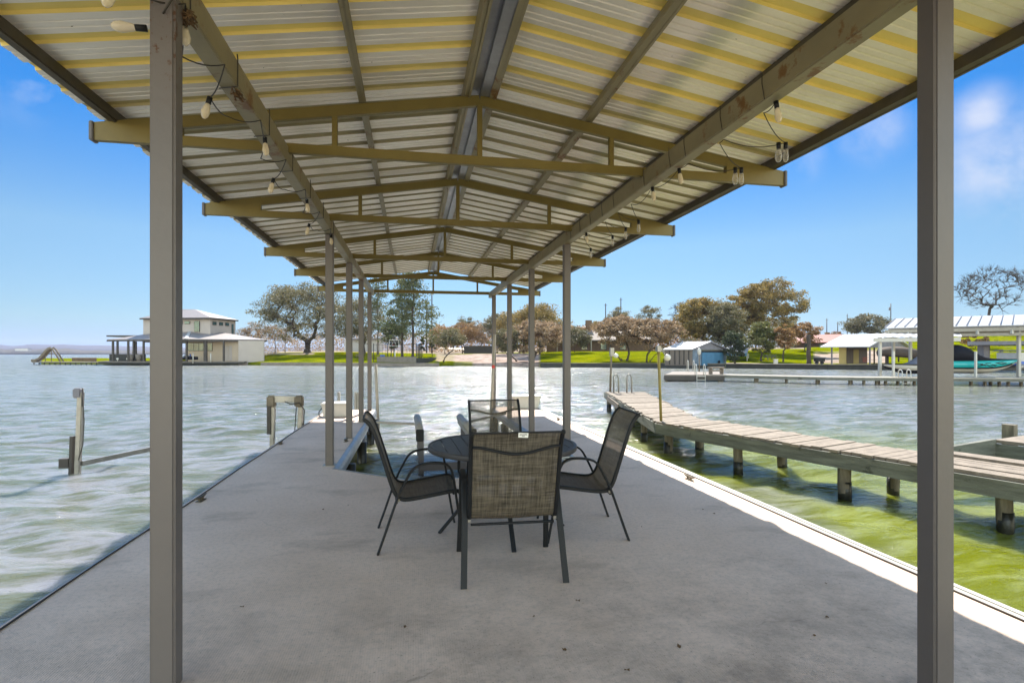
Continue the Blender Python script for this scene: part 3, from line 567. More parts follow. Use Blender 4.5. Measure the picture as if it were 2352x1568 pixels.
    tree('low spreading pink-brown tree with forked trunks on the lawn, left', 1436, 86, 728, 150, 'pink', clear=.28, n=100, leaves=3600, tr=.03, seed=42, stems=2, group=G1, clump=.13, lean=-.1)
    tree('low spreading pink-brown tree with many stems on the lawn, right', 1487, 83, 730, 150, 'pink', clear=.26, n=100, leaves=3400, tr=.024, seed=43, stems=4, group=G1, clump=.13, lean=.15)
    tree('grey-green willow-like oak behind the blue boathouse', 1612, 96, 686, 120, 'gold', clear=.2, n=100, leaves=5600, tr=.03, seed=44, group=G1, clump=.15)
    tree('big olive oak right of the boathouse roof', 1668, 92, 700, 110, 'oak', clear=.2, n=85, leaves=4600, tr=.03, seed=45, group=G1, clump=.15)
    tree('tall golden brown windswept oak, highest crown on the right shore', 1765, 98, 645, 150, 'gold', clear=.25, n=120, leaves=6200, tr=.03, seed=46, group=G1, clump=.12, lean=.15)
    tree('golden oak joining the two tallest crowns', 1703, 100, 662, 100, 'gold', clear=.2, n=80, leaves=4600, tr=.028, seed=47, group=G1, clump=.14)
    tree('dark green juniper beside the blue boathouse', 1688, 78, 762, 58, 'cedar', clear=.08, n=40, leaves=2600, tr=.03, seed=48, group=G1, clump=.22, lsize=.22)
    tree('pale green oak in front of the golden oaks', 1748, 82, 740, 66, 'green', clear=.2, n=50, leaves=2600, tr=.03, seed=49, group=G1, clump=.18)
    tree('slim reddish tree at the right edge of the oak group', 1799, 80, 745, 50, 'rust', clear=.3, n=34, leaves=1000, tr=.025, seed=50, group=G1)
    tree('small rust-brown tree in front of the red roof', 1848, 104, 742, 70, 'rust', clear=.2, n=36, leaves=1800, tr=.02, seed=51, group=G1)
    tree('rounded olive oak on the rise behind the open boathouse', 1994, 178, 722, 104, 'oak', clear=.15, n=90, leaves=4600, tr=.03, seed=52, group=G1, lsize=.42, clump=.14)
    tree('small brown tree low behind the red-roofed house', 1915, 190, 760, 46, 'rust', clear=.15, n=26, leaves=1000, tr=.02, seed=53, group=G1, lsize=.4)
    tree('large leafless tree towering over the white boat shelter', 2282, 112, 618, 165, 'bare', clear=.3, n=150, leaves=0, tr=.028, seed=54, group=G1, shape='vase', stems=3)
    tree('reddish leafless shrub behind the white boat shelter', 2240, 90, 758, 60, 'rust', clear=.1, n=30, leaves=900, tr=.02, seed=55, group=G1)
    tree('dark tree at the right edge beyond the shelter roof', 2352, 150, 722, 46, 'oak', clear=.2, n=30, leaves=1500, tr=.02, seed=56, group=G1)
    # fan palm shrub
    px, d = 2300, 74; x, y = Q(px, d); z = land_h(px, d); rt = thing('palm_tree', 'bushy green fan palm beneath the right shelter roof', 'palm', (x, y, z)); mb = MB(); t = MB()
    t.tube([(x, y, z-.3), (x, y, z+1.6)], [.3, .2], 8)
    rg = random.Random(5)
    for k in range(60):
        a = rg.uniform(0, 6.28); e = rg.uniform(-.5, 1.2); L_ = rg.uniform(1.3, 2.4); c = Vector((x, y, z+1.5)); dr = Vector((math.cos(a)*math.cos(e), math.sin(a)*math.cos(e), math.sin(e)))
        for j in range(9):
            b = (j-4)*.13; s2 = dr.cross(Vector((0, 0, 1))).normalized(); q = (dr+s2*b).normalized(); p0 = c+dr*L_*.45; p1 = p0+q*L_*.55-Vector((0, 0, abs(b)*.4+.1)); w_ = s2*.05; mb.add([p0-w_*.4, p0+w_*.4, p1], [(0, 1, 2)])
    mb.obj('crown', LF['palm'], rt); t.obj('trunk', M['bark'], rt)
    # far-off woodland that reads as one mass
    rs = np.random.RandomState(4)
    for nm, lf, p0, p1, d0, d1, tp, num, ls in [('background_woodland', 'rust', 985, 1620, 150, 180, 748, 26000, .5), ('background_woodland', 'oak', 1560, 1830, 130, 150, 728, 14000, .42), ('background_woodland', 'pink', 560, 1010, 170, 190, 768, 9000, .5), ('background_woodland', 'oak', 1830, 2400, 210, 260, 782, 7000, .6)]:
        mb = MB()
        for k in range(num):
            px = rs.uniform(p0, p1); d = rs.uniform(d0, d1); x, y = Q(px, d); zb = land_h(px, d)
            top = Z(tp+14*noise.noise(Vector((px*.03, d*.02, 1)))+7*noise.noise(Vector((px*.13, 0, 1))), d); zz = zb+(top-zb)*rs.random()**.8
            u = Vector(rs.normal(0, 1, 3)).normalized(); v = u.cross(Vector(rs.normal(0, 1, 3))).normalized(); s = ls*rs.uniform(.5, 1.3); c = Vector((x, y, zz)); mb.add([c-u*s*.5, c-v*s*.35, c+u*s*.5, c+v*s*.35], [(0, 1, 2, 3)])
        mb.obj(nm, LF[lf], label='distant %s woodland massed behind the shore trees' % {'rust': 'russet', 'oak': 'olive', 'pink': 'bare pinkish'}[lf] + (' on the right' if p0 > 1800 else ''), category='woodland', kind='stuff')
trees()
#@@BUILDINGS
def quadwall(mb, a, b, z0, z1, t=.15):
    a, b = Vector((*a, 0)), Vector((*b, 0)); d = (b-a).normalized(); n = Vector((d.y, -d.x, 0))*t/2; c = (a+b)/2
    return mb.prism([(a+n)[:2], (b+n)[:2], (b-n)[:2], (a-n)[:2]], z0, z1)
def onwall(mb, a, b, u0, u1, z0, z1, out=.06, t=.05):      # panel lying on the camera side of wall a-b between fractions u0,u1
    a, b = Vector((*a, 0)), Vector((*b, 0)); d = (b-a).normalized(); n = Vector((d.y, -d.x, 0))
    if n.dot(-(a+b)/2) < 0: n = -n
    p = a.lerp(b, u0)+n*out; q = a.lerp(b, u1)+n*out
    return mb.prism([(p-n*t/2)[:2], (q-n*t/2)[:2], (q+n*t/2)[:2], (p+n*t/2)[:2]], z0, z1)
def window(rt, a, b, u0, u1, z0, z1, frame='darkbrown', out=.1):
    f = MB(); onwall(f, a, b, u0-.004, u1+.004, z0-.06, z1+.06, out, .08); fo = f.obj('window', M[frame], rt)
    g = MB(); onwall(g, a, b, u0, u1, z0, z1, out+.05, .04); g.obj('pane', M['glass'], fo); return fo
def hiproof(pts, apex, t=.18):     # eave points (3D) and list apex points; fan
    mb = MB(); n = len(pts)
    for i in range(n):
        a, b = Vector(pts[i]), Vector(pts[(i+1) % n]); 
        ea = min(apex, key=lambda q: (Vector(q)-a).length); eb = min(apex, key=lambda q: (Vector(q)-b).length)
        poly = [a, b, Vector(eb)]+([Vector(ea)] if ea != eb else [])
        mb.slab(poly, t)
    return mb
def lake_house():
    o = (*Q(430, 100), 0); rt = thing('lake_house', 'pale two-storey lake house with hipped metal roofs and open deck columns', 'house', o)
    ez = 4.05
    A, B, Cc, D = Q(246, 98), Q(427, 93.5), Q(614, 99), Q(440, 118); Ap = (*Q(442, 104), 6.5)
    roof = hiproof([(*A, ez), (*B, ez), (*Cc, ez), (*D, ez)], [Ap]); ro = roof.obj('lower_roof', M['rooftaupe'], rt)
    tr = MB()
    tr.bar((*B, ez+.02), Ap, .55, .1); 
    for a, b in ((A, B), (B, Cc)): tr.bar((*a, ez-.16), (*b, ez-.16), .22, .26)
    tr2 = MB(); tr2.bar((*B, ez+.06), Vector(Ap)+Vector((0, 0, .06)), .5, .08); tr2.obj('hip_cap', M['rooftrim'], ro)
    fa = MB(); fa.bar((*A, ez-.22), (*B, ez-.22), .2, .28); fa.bar((*B, ez-.23), (*Cc, ez-.23), .2, .28); fa.obj('fascia', M['darkbrown'], ro)
    # upper storey
    U = [Q(329, 101), Q(483, 99.5), Q(541, 106), Q(400, 112)]
    w_ = MB().prism(U, 3.6, 8.15); w_.obj('upper_wall', M['stucco'], rt)
    E_ = [Q(321, 100.2), Q(484, 98.5), Q(547, 106), Q(398, 113)]
    ur = hiproof([(*p, 8.15) for p in E_], [(*Q(413, 104), 10.1), (*Q(448, 104), 10.1)], .22).obj('upper_roof', M['rooftaupe'], rt)
    f2 = MB()
    for a, b in ((E_[0], E_[1]), (E_[1], E_[2])): f2.bar((*a, 8.0), (*b, 8.0), .15, .25)
    f2.obj('fascia', M['darkbrown'], ur)
    window(rt, U[0], U[1], .90-.0, .94, 6.0, 7.4) if False else None
    def ux(px): return (px-329)/(483-329)
    window(rt, U[0], U[1], ux(448), ux(459), 5.6, 7.5); window(rt, U[0], U[1], ux(426), ux(437), 7.05, 7.5); window(rt, U[0], U[1], ux(408), ux(420), 7.05, 7.5)
    for u in (.08, .33, .57): window(rt, U[1], U[2], u, u+.13, 6.9, 7.4)
    window(rt, U[1], U[2], .83, .89, 4.6, 7.2)
    # ground floor walls
    wb = [Q(431, 99), Q(549, 97.5)]; quadwall(MB(), *wb, 0, ez-.2).obj('porch_wall', M['stuccotan'], rt)
    wr = [Q(549, 96.5), Q(606, 97.5)]; quadwall(MB(), *wr, -.7, ez-.25, .2).obj('end_wall', M['stucco'], rt)
    ws = [Q(606, 97.6), Q(600, 112)]; quadwall(MB(), *ws, -.3, ez-.25, .2).obj('side_wall', M['stucco'], rt)
    quadwall(MB(), Q(549, 97.4), Q(549, 96.4), -.6, ez-.25, .2).obj('corner_wall', M['stucco'], rt)
    def px2(px): return (px-431)/(549-431)
    for a, b in ((433, 446), (447, 458), (459, 469), (477, 489)): window(rt, *wb, px2(a), px2(b), 2.0, 3.4)
    dr = MB(); onwall(dr, *wb, px2(517), px2(525), .15, 2.9, .1); dr.obj('door', M['stucco'], rt); dr = MB(); onwall(dr, *wb, px2(526), px2(534), .15, 2.9, .1); dr.obj('door', M['stucco'], rt)
    # deck and columns
    dk = MB().prism([Q(226, 95.5), Q(560, 94.5), Q(575, 99), Q(246, 104)], -.12, .08); dk.obj('deck', M['concrete_l'], rt)
    ff = MB(); ff.bar((*Q(226, 95.3), -.22), (*Q(560, 94.3), -.22), .1, .3); ff.obj('deck_fascia', M['darkwall'], rt)
    for px, d in ((259.5, 96.5), (294.7, 95.5), (307, 97.5), (330, 96), (428.7, 94.8), (472, 95.2), (514, 95.6), (270, 101), (312, 102)):
        cb = MB(); wd = .34 if px == 472 else .2; cb.box((*Q(px, d), (ez-.3)/2+.04), (wd*1.6, wd, ez-.3), -YAW); cb.obj('column', M['darkbrown'], rt)
    quadwall(MB(), Q(252, 101), Q(334, 100), .08, 1.35, .2).obj('low_wall', M['darkwall'], rt)
    fr = MB(); fr.box((*Q(296, 104), 4.85), (6.5, 3, .28), -YAW); fr.obj('flat_roof', M['darkbrown'], rt)
    # pontoon dock with the slide, left of the house
    dk = thing('swim_dock', 'long low swim dock running left from the lake house', 'dock', (*Q(150, 98), 0))
    MB().prism([Q(72, 99), Q(226, 95.5), Q(228, 98.5), Q(74, 102)], -.2, -.02).obj('deck', M['concrete_l'], dk)
    for k in range(13):
        p = MB(); p.box((*Q(78+k*12, 99-k*.26), -.5), (.12, .12, .6)); p.obj('pile', M['darkwall'], dk)
    st = MB().prism([Q(165, 108), Q(222, 106), Q(222, 109), Q(165, 111)], -.7, .62) ; st.obj('stone_wall', M['brick'], label='low brown stone planter wall behind the swim dock', category='wall')
    # water slide
    rs_ = thing('water_slide', 'curved grey-tan water slide at the end of the swim dock', 'slide', (*Q(105, 100), 0)); d = 100
    pth = [(76, 829.5), (84, 829.5), (93, 826), (101, 818), (108, 809), (115, 803), (121, 801)]
    ch = MB(); P_ = [V3(a, b, d) for a, b in pth]; lat = Vector((S_, C_, 0))
    for sgn in (-1, 1): ch.strip([p+lat*.42*sgn+Vector((0, 0, .18)) for p in P_], .1, .42, lat)
    ch.strip(P_, .85, .12, lat); ch.obj('chute', M['driftpole'], rs_)
    for k, (a, b) in enumerate(((88, 825), (104, 813), (118, 802))):
        g = MB(); g.rod(V3(a, b, d), (*Q(a, d), -.02), .07); g.obj('leg', M['driftpole'], rs_)
    ld = MB(); la = V3(124, 801, d); lb = Vector((*Q(142, d), 0))
    for sgn in (-1, 1): ld.tube([la+lat*.35*sgn+Vector((-.4, 0, .02)), la+lat*.35*sgn, lb+lat*.35*sgn], .13, 8)
    for k in range(1, 8): q = la.lerp(lb, k/8.5); ld.bar(q-lat*.35, q+lat*.35, .3, .05)
    ld.obj('ladder', M['driftpole'], rs_)
    # jet ski on the porch slip
    js = thing('jet_ski', 'dark blue jet ski parked under the lake house porch', 'jet ski', (*Q(435, 95.5), .1)); c = Vector((*Q(435, 95.5), .35)); r = Vector((C_, -S_, 0)); f_ = Vector((S_, C_, 0))
    hull = MB(); prof = [(-1.5, .28, .3), (-.9, .5, .42), (0, .55, .48), (.9, .45, .45), (1.55, .06, .42)]
    vs = []
    for u, w2, hh in prof: vs += [c+r*u+f_*w2+Vector((0, 0, hh)), c+r*u+f_*w2*.6, c+r*u-f_*w2*.6, c+r*u-f_*w2+Vector((0, 0, hh)), c+r*u+Vector((0, 0, hh+.15))]
    hull.add(vs, [(i*5+k, i*5+(k+1) % 5, (i+1)*5+(k+1) % 5, (i+1)*5+k) for i in range(4) for k in range(5)]+[(0, 1, 2, 3, 4)], True); hull.obj('hull', M['navy'], js)
    MB().sph(c+r*-.4+Vector((0, 0, .68)), .2, sx=3.2, sz=.8).obj('seat', M['greycover'], js)
    hb = MB(); hb.rod(c+r*.25+Vector((0, 0, .6)), c+r*.1+Vector((0, 0, 1.05)), .1, .07); hb.bar(c+r*.1+f_*.35+Vector((0, 0, 1.05)), c+r*.1-f_*.35+Vector((0, 0, 1.05)), .06, .06); hb.obj('handlebar', M['bluepaint'], js)
    for px, lab in ((443.5, 'left white pipe guide post beside the jet ski'), (484, 'right white pipe guide post on the lake house deck')):
        m_ = MB(); m_.rod((*Q(px, 94.6), -.3), (*Q(px, 94.6), 1.55), .09); m_.obj('guide_post', M['white'], label=lab, category='post')
    for i, (px, lab) in enumerate(((248, 'left white globe lamp on the lake house deck'), (271, 'right white globe lamp on the lake house deck'))):
        q = MB(); q.sph((*Q(px*1.0+22, 96.6), .5), .2); q.rod((*Q(px+22, 96.6), .08), (*Q(px+22, 96.6), .35), .05); q.obj('globe_lamp', M['globe'], label=lab, category='lamp')
    for i, (px, lab) in enumerate(((300, 'tapered stone planter, left on the lake house deck'), (319, 'tapered stone planter, right on the lake house deck'))):
        q = MB(); q.lathe([(0, 0), (.35, 0), (.6, 1.25), (.5, 1.25), (.45, 1.1), (0, 1.1)], (*Q(px, 97), .08), 12); q.obj('planter', M['concrete_l'], label=lab, category='planter')
lake_house()
def far_extra():
    # white building on the far shore
    t = thing('distant_building', 'tiny long white building on the far wooded shore', 'building', (*Q(53, 1240), 8))
    b = MB(); b.box((*Q(53, 1230), 10.5), (30, 8, 5), -YAW); b.obj('wall', M['white'], t); b = MB(); b.box((*Q(53, 1230), 13.4), (32, 9, .8), -YAW); b.obj('roof', M['rooftaupe'], t)
    # retaining walls
    MB().prism([Q(898-32, 91), Q(957, 88), Q(957, 88.6), Q(866, 91.6)], -.3, .92).obj('retaining_wall', M['concrete_l'], label='pale grey retaining wall below the black fence', category='wall')
    q = MB(); q.prism([Q(956, 86), Q(982, 88.5), Q(998, 96), Q(1000, 100), Q(1003, 100), Q(1001, 95.5), Q(984, 88.2), Q(957, 85.6)], -1, .75); q.obj('retaining_wall', M['darkwall'], label='dark curved retaining wall by the sandy ramp', category='wall')
    # seawalls
    q = MB(); pts = [(600, 92.7), (800, 88.6), (957, 85.4), (1008, 84.2)]
    for (a, b), (c, d) in zip(pts, pts[1:]): quadwall(q, Q(a, b), Q(c, d), -1.2, -.05, .25)
    q.obj('seawall', M['concrete_l'], label='low pale seawall edging the left lawn', category='seawall')
    q = MB(); pts = [(1242, 80.8), (1330, 79.8), (1520, 77.6), (1665, 75.4)]
    for (a, b), (c, d) in zip(pts, pts[1:]): quadwall(q, Q(a, b), Q(c, d), -1.2, -.02, .35)
    q.obj('seawall', M['darkwall'], label='dark seawall with pale cap below the centre lawn', category='seawall')
    q = MB()
    for (a, b), (c, d) in zip(pts, pts[1:]): quadwall(q, Q(a, b), Q(c, d), -.016, .07, .55)
    q.obj('wall_cap', M['concrete_l'], bpy.data.objects['seawall.001'])
    q = MB(); pts = [(1668, 75.2), (1760, 72.6), (1900, 69.5), (2060, 68.5), (2420, 65.5)]
    for (a, b), (c, d) in zip(pts, pts[1:]): quadwall(q, Q(a, b), Q(c, d), -1.2, -.02, .35)
    q.obj('seawall', M['darkwall'], label='black seawall in front of the open boathouse', category='seawall')
    q = MB()
    for (a, b), (c, d) in zip(pts, pts[1:]): quadwall(q, Q(a, b), Q(c, d), -.014, .08, .9)
    q.obj('wall_cap', M['concrete_l'], bpy.data.objects['seawall.002'])
    # black metal fence
    f = thing('metal_fence', 'black picket fence around the court behind the tall pines', 'fence', (*Q(910, 90), .9)); z0, z1 = .9, 3.1
    ra = MB(); A, B, D = Vector((*Q(858, 91.3), 0)), Vector((*Q(956, 88.3), 0)), Vector((*Q(968, 100), 0))
    for a, b in ((A, B), (B, D)):
        for z in (z0+.1, z1-.1): ra.bar(a+Vector((0, 0, z)), b+Vector((0, 0, z)), .05, .06)
        n = int((b-a).length/.6)
        for i in range(n+1): p = a.lerp(b, i/n); ra.bar(p+Vector((0, 0, z0)), p+Vector((0, 0, z1)), .03, .03)
    ra.obj('railing', M['black'], f)
    for p in (A, A.lerp(B, .33), A.lerp(B, .66), B, B.lerp(D, .5), D): g = MB(); g.bar(p+Vector((0, 0, -.2)), p+Vector((0, 0, z1+.1)), .12, .12); g.obj('post', M['black'], f)
    # thin pole on the left lawn, brown privacy fence, white wall
    q = thing('privacy_fence', 'dark brown board fence above the sandy slope', 'fence', (*Q(1100, 118), 1.6)); b_ = MB(); quadwall(b_, Q(1066, 120), Q(1130, 117), 1.2, 3.1, .1).obj('boards', M['darkbrown'], q)
    rl = MB(); rl.bar((*Q(1066, 119.8), 3.16), (*Q(1130, 116.8), 3.16), .14, .1); rl.obj('rail', M['driftpole'], q)
    t = thing('white_building', 'low white building glimpsed behind the left dock posts', 'building', (*Q(838, 150), 1)); quadwall(MB(), Q(800, 150), Q(872, 148), .8, 5.2, 4).obj('wall', M['white'], t); MB().prism([Q(795, 147), Q(876, 145), Q(876, 153), Q(795, 155)], 5.2, 5.7).obj('roof', M['rooftaupe'], t)
    # basketball hoop
    h = thing('basketball_hoop', 'basketball hoop with white-framed backboard behind the fence', 'basketball hoop', (*Q(893, 96), 1)); zb = land_h(893, 96)
    g = MB(); g.bar((*Q(905, 96), zb), (*Q(905, 96), 3.6), .18, .18); g.obj('pole', M['black'], h)
    g = MB(); g.bar((*Q(907, 95.5), zb), (*Q(907, 95.5), 1.9), .2, .1); g.obj('pad', M['tag'], h)
    c = Vector((*Q(905, 95.2), 3.35)); r = Vector((C_, -S_, 0)); g = MB()
    for s in (-1, 1): g.bar(c+r*.85*s+Vector((0, 0, -.55)), c+r*.85*s+Vector((0, 0, .55)), .08, .08)
    for s in (-1, 1): g.bar(c-r*.85+Vector((0, 0, .55*s)), c+r*.85+Vector((0, 0, .55*s)), .08, .08)
    for s in (-.3, .3): g.bar(c+r*s+Vector((0, 0, -.35)), c+r*s+Vector((0, 0, .1)), .05, .05)
    g.bar(c-r*.3+Vector((0, 0, .1)), c+r*.3+Vector((0, 0, .1)), .05, .05); g.obj('backboard_frame', M['white'], h)
    g = MB(); g.lathe([(.22, 0), (.25, .02), (.22, .04)], c+Vector((-S_*.35, -C_*.35, -.35)), 12); g.obj('rim', M['red'], h)
    # blue tub chair and lawn table by the court
    q = MB(); c = Vector((*Q(878, 93), land_h(878, 93)+.3)); q.box(c, (.8, .7, .5)); q.box(c+Vector((0, .35, .5)), (.8, .15, .7)); q.obj('lawn_chair', M['bluepaint'], label='small blue lawn chair behind the black fence', category='chair', )
    def picnic(px, d, lab, z=None, m_='driftpole'):
        x, y = Q(px, d); z = land_h(px, d) if z is None else z; t = thing('picnic_table', lab, 'picnic table', (x, y, z), -YAW)
        MB().box((0, 0, .74), (1.8, .75, .06)).obj('table_top', M[m_], t, local=True)
        for s in (-1, 1):
            MB().box((0, .68*s, .45), (1.8, .28, .05)).obj('bench_seat', M[m_], t, local=True)
            g = MB(); g.bar((.6*s, -.75, 0), (.6*s, -.2, .72), .08, .1); g.bar((.6*s, .75, 0), (.6*s, .2, .72), .08, .1); g.bar((.6*s, -.72, .42), (.6*s, .72, .42), .06, .09); g.obj('leg', M[m_], t, local=True)
    picnic(828, 100, 'grey picnic table on the lawn between the left dock posts'); picnic(1535, 79.5, 'dark picnic table on the shore left of the blue boathouse', m_='darkbrown')
    picnic(1768, 84, 'grey picnic table under the pale green oak', m_='greycover')
    # utility poles
    for px, top, d, lab, tf in [(980, 690, 140, 'thin utility pole behind the pines, left of two', 0), (992, 672, 132, 'thin utility pole behind the pines, right of two', 0), (1391, 697, 150, 'bare utility pole rising left of the shaggy tree', 0), (1426, 684, 150, 'dark utility pole above the shaggy grey tree', 0),
                            (1899, 731, 210, 'leftmost utility pole above the red-roofed house', 0), (1924, 739, 205, 'short utility pole between the two above the open boathouse', 0), (1946, 721, 220, 'tall utility pole left of the rounded oak', 0), (2046, 697, 190, 'utility pole with a transformer box beside the rounded oak', 1)]:
        x, y = Q(px, d); zb = land_h(px, d); t = thing('utility_pole', lab, 'utility pole', (x, y, zb), 0, 'utility poles behind the shore')
        g = MB(); g.rod((x, y, zb-.5), (x, y, Z(top, d)), .19, .13, 8); g.obj('shaft', M['darkbrown'], t)
        if tf: g = MB(); g.lathe([(0, 0), (.3, 0), (.32, .1), (.32, 1.1), (0, 1.2)], (x-.55, y-.1, Z(top+16, d)), 10); g.obj('transformer', M['greycover'], t)
        else: g = MB(); g.bar((x-.5, y, Z(top+4, d)), (x+.5, y, Z(top+4, d)), .1, .1); g.obj('crossarm', M['darkbrown'], t)
    for i, (za, zb) in enumerate(((798, 796), (800, 799))):
        a = Vector((*Q(992, 131), Z(za-2, 131))); b = Vector((*Q(1391, 149), Z(zb-6, 149))); g = MB(); pts = [a.lerp(b, t/16)+Vector((0, 0, -1.1*4*(t/16)*(1-t/16))) for t in range(17)]; g.tube(pts, .04, 4); g.obj('power_line', M['alu'], label='%s power line strung in front of the brown trees' % ('upper' if i == 0 else 'lower'), category='cable')
    # tan house with chimney behind the shore oaks
    t = thing('tan_house', 'low tan house with pale roof and chimney behind the shore trees', 'house', (*Q(1370, 112), 2)); a, b = Q(1255, 112), Q(1500, 108); z = 2.0
    w_ = MB().prism([a, b, Q(1500, 120), Q(1255, 124)], 1.2, 4.3); w_.obj('wall', M['brick'], t)
    rf = MB(); R0, R1 = (*Q(1265, 117.5), 6.6), (*Q(1490, 113.5), 6.3); e0, e1 = (*Q(1248, 110.8), 4.25), (*Q(1507, 106.8), 4.25); g0, g1 = (*Q(1248, 125), 4.25), (*Q(1507, 121), 4.25)
    rf.slab([e0, e1, R1, R0], .2); rf.slab([R0, R1, g1, g0], .2); ro = rf.obj('roof', M['greywall'], t)
    ch = MB(); ch.box((*Q(1352, 116), 7.6), (1.3, 1.0, 2.2), -YAW); ch.obj('chimney', M['brick'], ro)
    for u in (.18, .34, .52, .7): window(t, a, b, u, u+.05, 2.3, 3.8)
    for u in (.1, .42, .6): g = MB(); p = Vector((*a, 0)).lerp(Vector((*b, 0)), u); g.box((p.x-S_*1.3, p.y-C_*1.3, 2.7), (.22, .22, 3.2)); g.obj('column', M['pvc'], t)
    t = thing('pale_roof_house', 'sliver of a house roof between the oaks beside the chimney', 'house', (*Q(1372, 140), 3)); w_ = MB().prism([Q(1335, 140), Q(1412, 139), Q(1412, 150), Q(1335, 151)], 2, 8.3); w_.obj('wall', M['stuccotan'], t)
    rr = MB(); rr.slab([(*Q(1330, 138), 8.2), (*Q(1416, 137), 8.2), (*Q(1376, 146), 9.9)], .15); rr.slab([(*Q(1416, 137), 8.2), (*Q(1416, 152), 8.2), (*Q(1376, 146), 9.9)], .15); rr.slab([(*Q(1330, 152), 8.2), (*Q(1330, 138), 8.2), (*Q(1376, 146), 9.9)], .15); rr.obj('roof', M['roofwhite'], t)
    # beige low wall right of multi-stem trees
    quadwall(MB(), Q(1520, 101), Q(1600, 98), .8, 3.0, .3).obj('garden_wall', M['stuccotan'], label='beige garden wall behind the boathouse', category='wall')
    # red roofed house
    t = thing('red_roofed_house', 'long low house with salmon red roof right of the oaks', 'house', (*Q(1870, 150), 4)); a, b = Q(1795, 150), Q(1930, 142)
    z0 = 3.2; MB().prism([a, b, Q(1935, 158), Q(1800, 166)], 2.6, Z(787, 146)).obj('wall', M['brick'], t)
    rf = MB(); e = Z(786, 145); r_ = Z(768, 152)
    rf.slab([(*Q(1790, 148), e), (*Q(1862, 144), e), (*Q(1858, 153), r_+.4), (*Q(1806, 157), r_+.4)], .2); rf.slab([(*Q(1862, 144), e), (*Q(1940, 139.5), e), (*Q(1932, 149), r_), (*Q(1858, 153), r_)], .2)
    rf.slab([(*Q(1806, 157), r_), (*Q(1932, 149), r_), (*Q(1942, 158), e), (*Q(1796, 168), e)], .2); rf.obj('roof', M['redroof'], t)
    for u in (.15, .4, .65, .85): window(t, a, b, u, u+.06, 3.2, 4.2)
    # tall cut palm trunk, fire pit
    x, y = Q(1857.5, 73); t = thing('tree_stump', 'tall bare brown trunk without a crown standing on the shore', 'tree trunk', (x, y, land_h(1857, 73))); g = MB(); n_ = 9; zt = Z(768, 73); zb = -.2
    g.tube([(x+.05*math.sin(i*1.3), y, zb+(zt-zb)*i/n_) for i in range(n_+1)], [.36, .31, .27, .29, .25, .27, .25, .27, .24, .27], 10); g.obj('trunk', M['bark'], t)
    x, y = Q(1882, 70.6); t = thing('fire_pit', 'black iron fire pit on legs at the edge of the right seawall', 'fire pit', (x, y, .08)); g = MB(); g.box((x, y, .62), (1.1, .7, .42), -YAW); g.box((x, y, .86), (1.2, .8, .06), -YAW); g.obj('bowl', M['black'], t)
    for s in (-1, 1):
        g = MB(); g.bar((x+.3*s, y, .45), (x+.5*s, y, .08), .1, .5); g.obj('leg', M['black'], t)
far_extra()
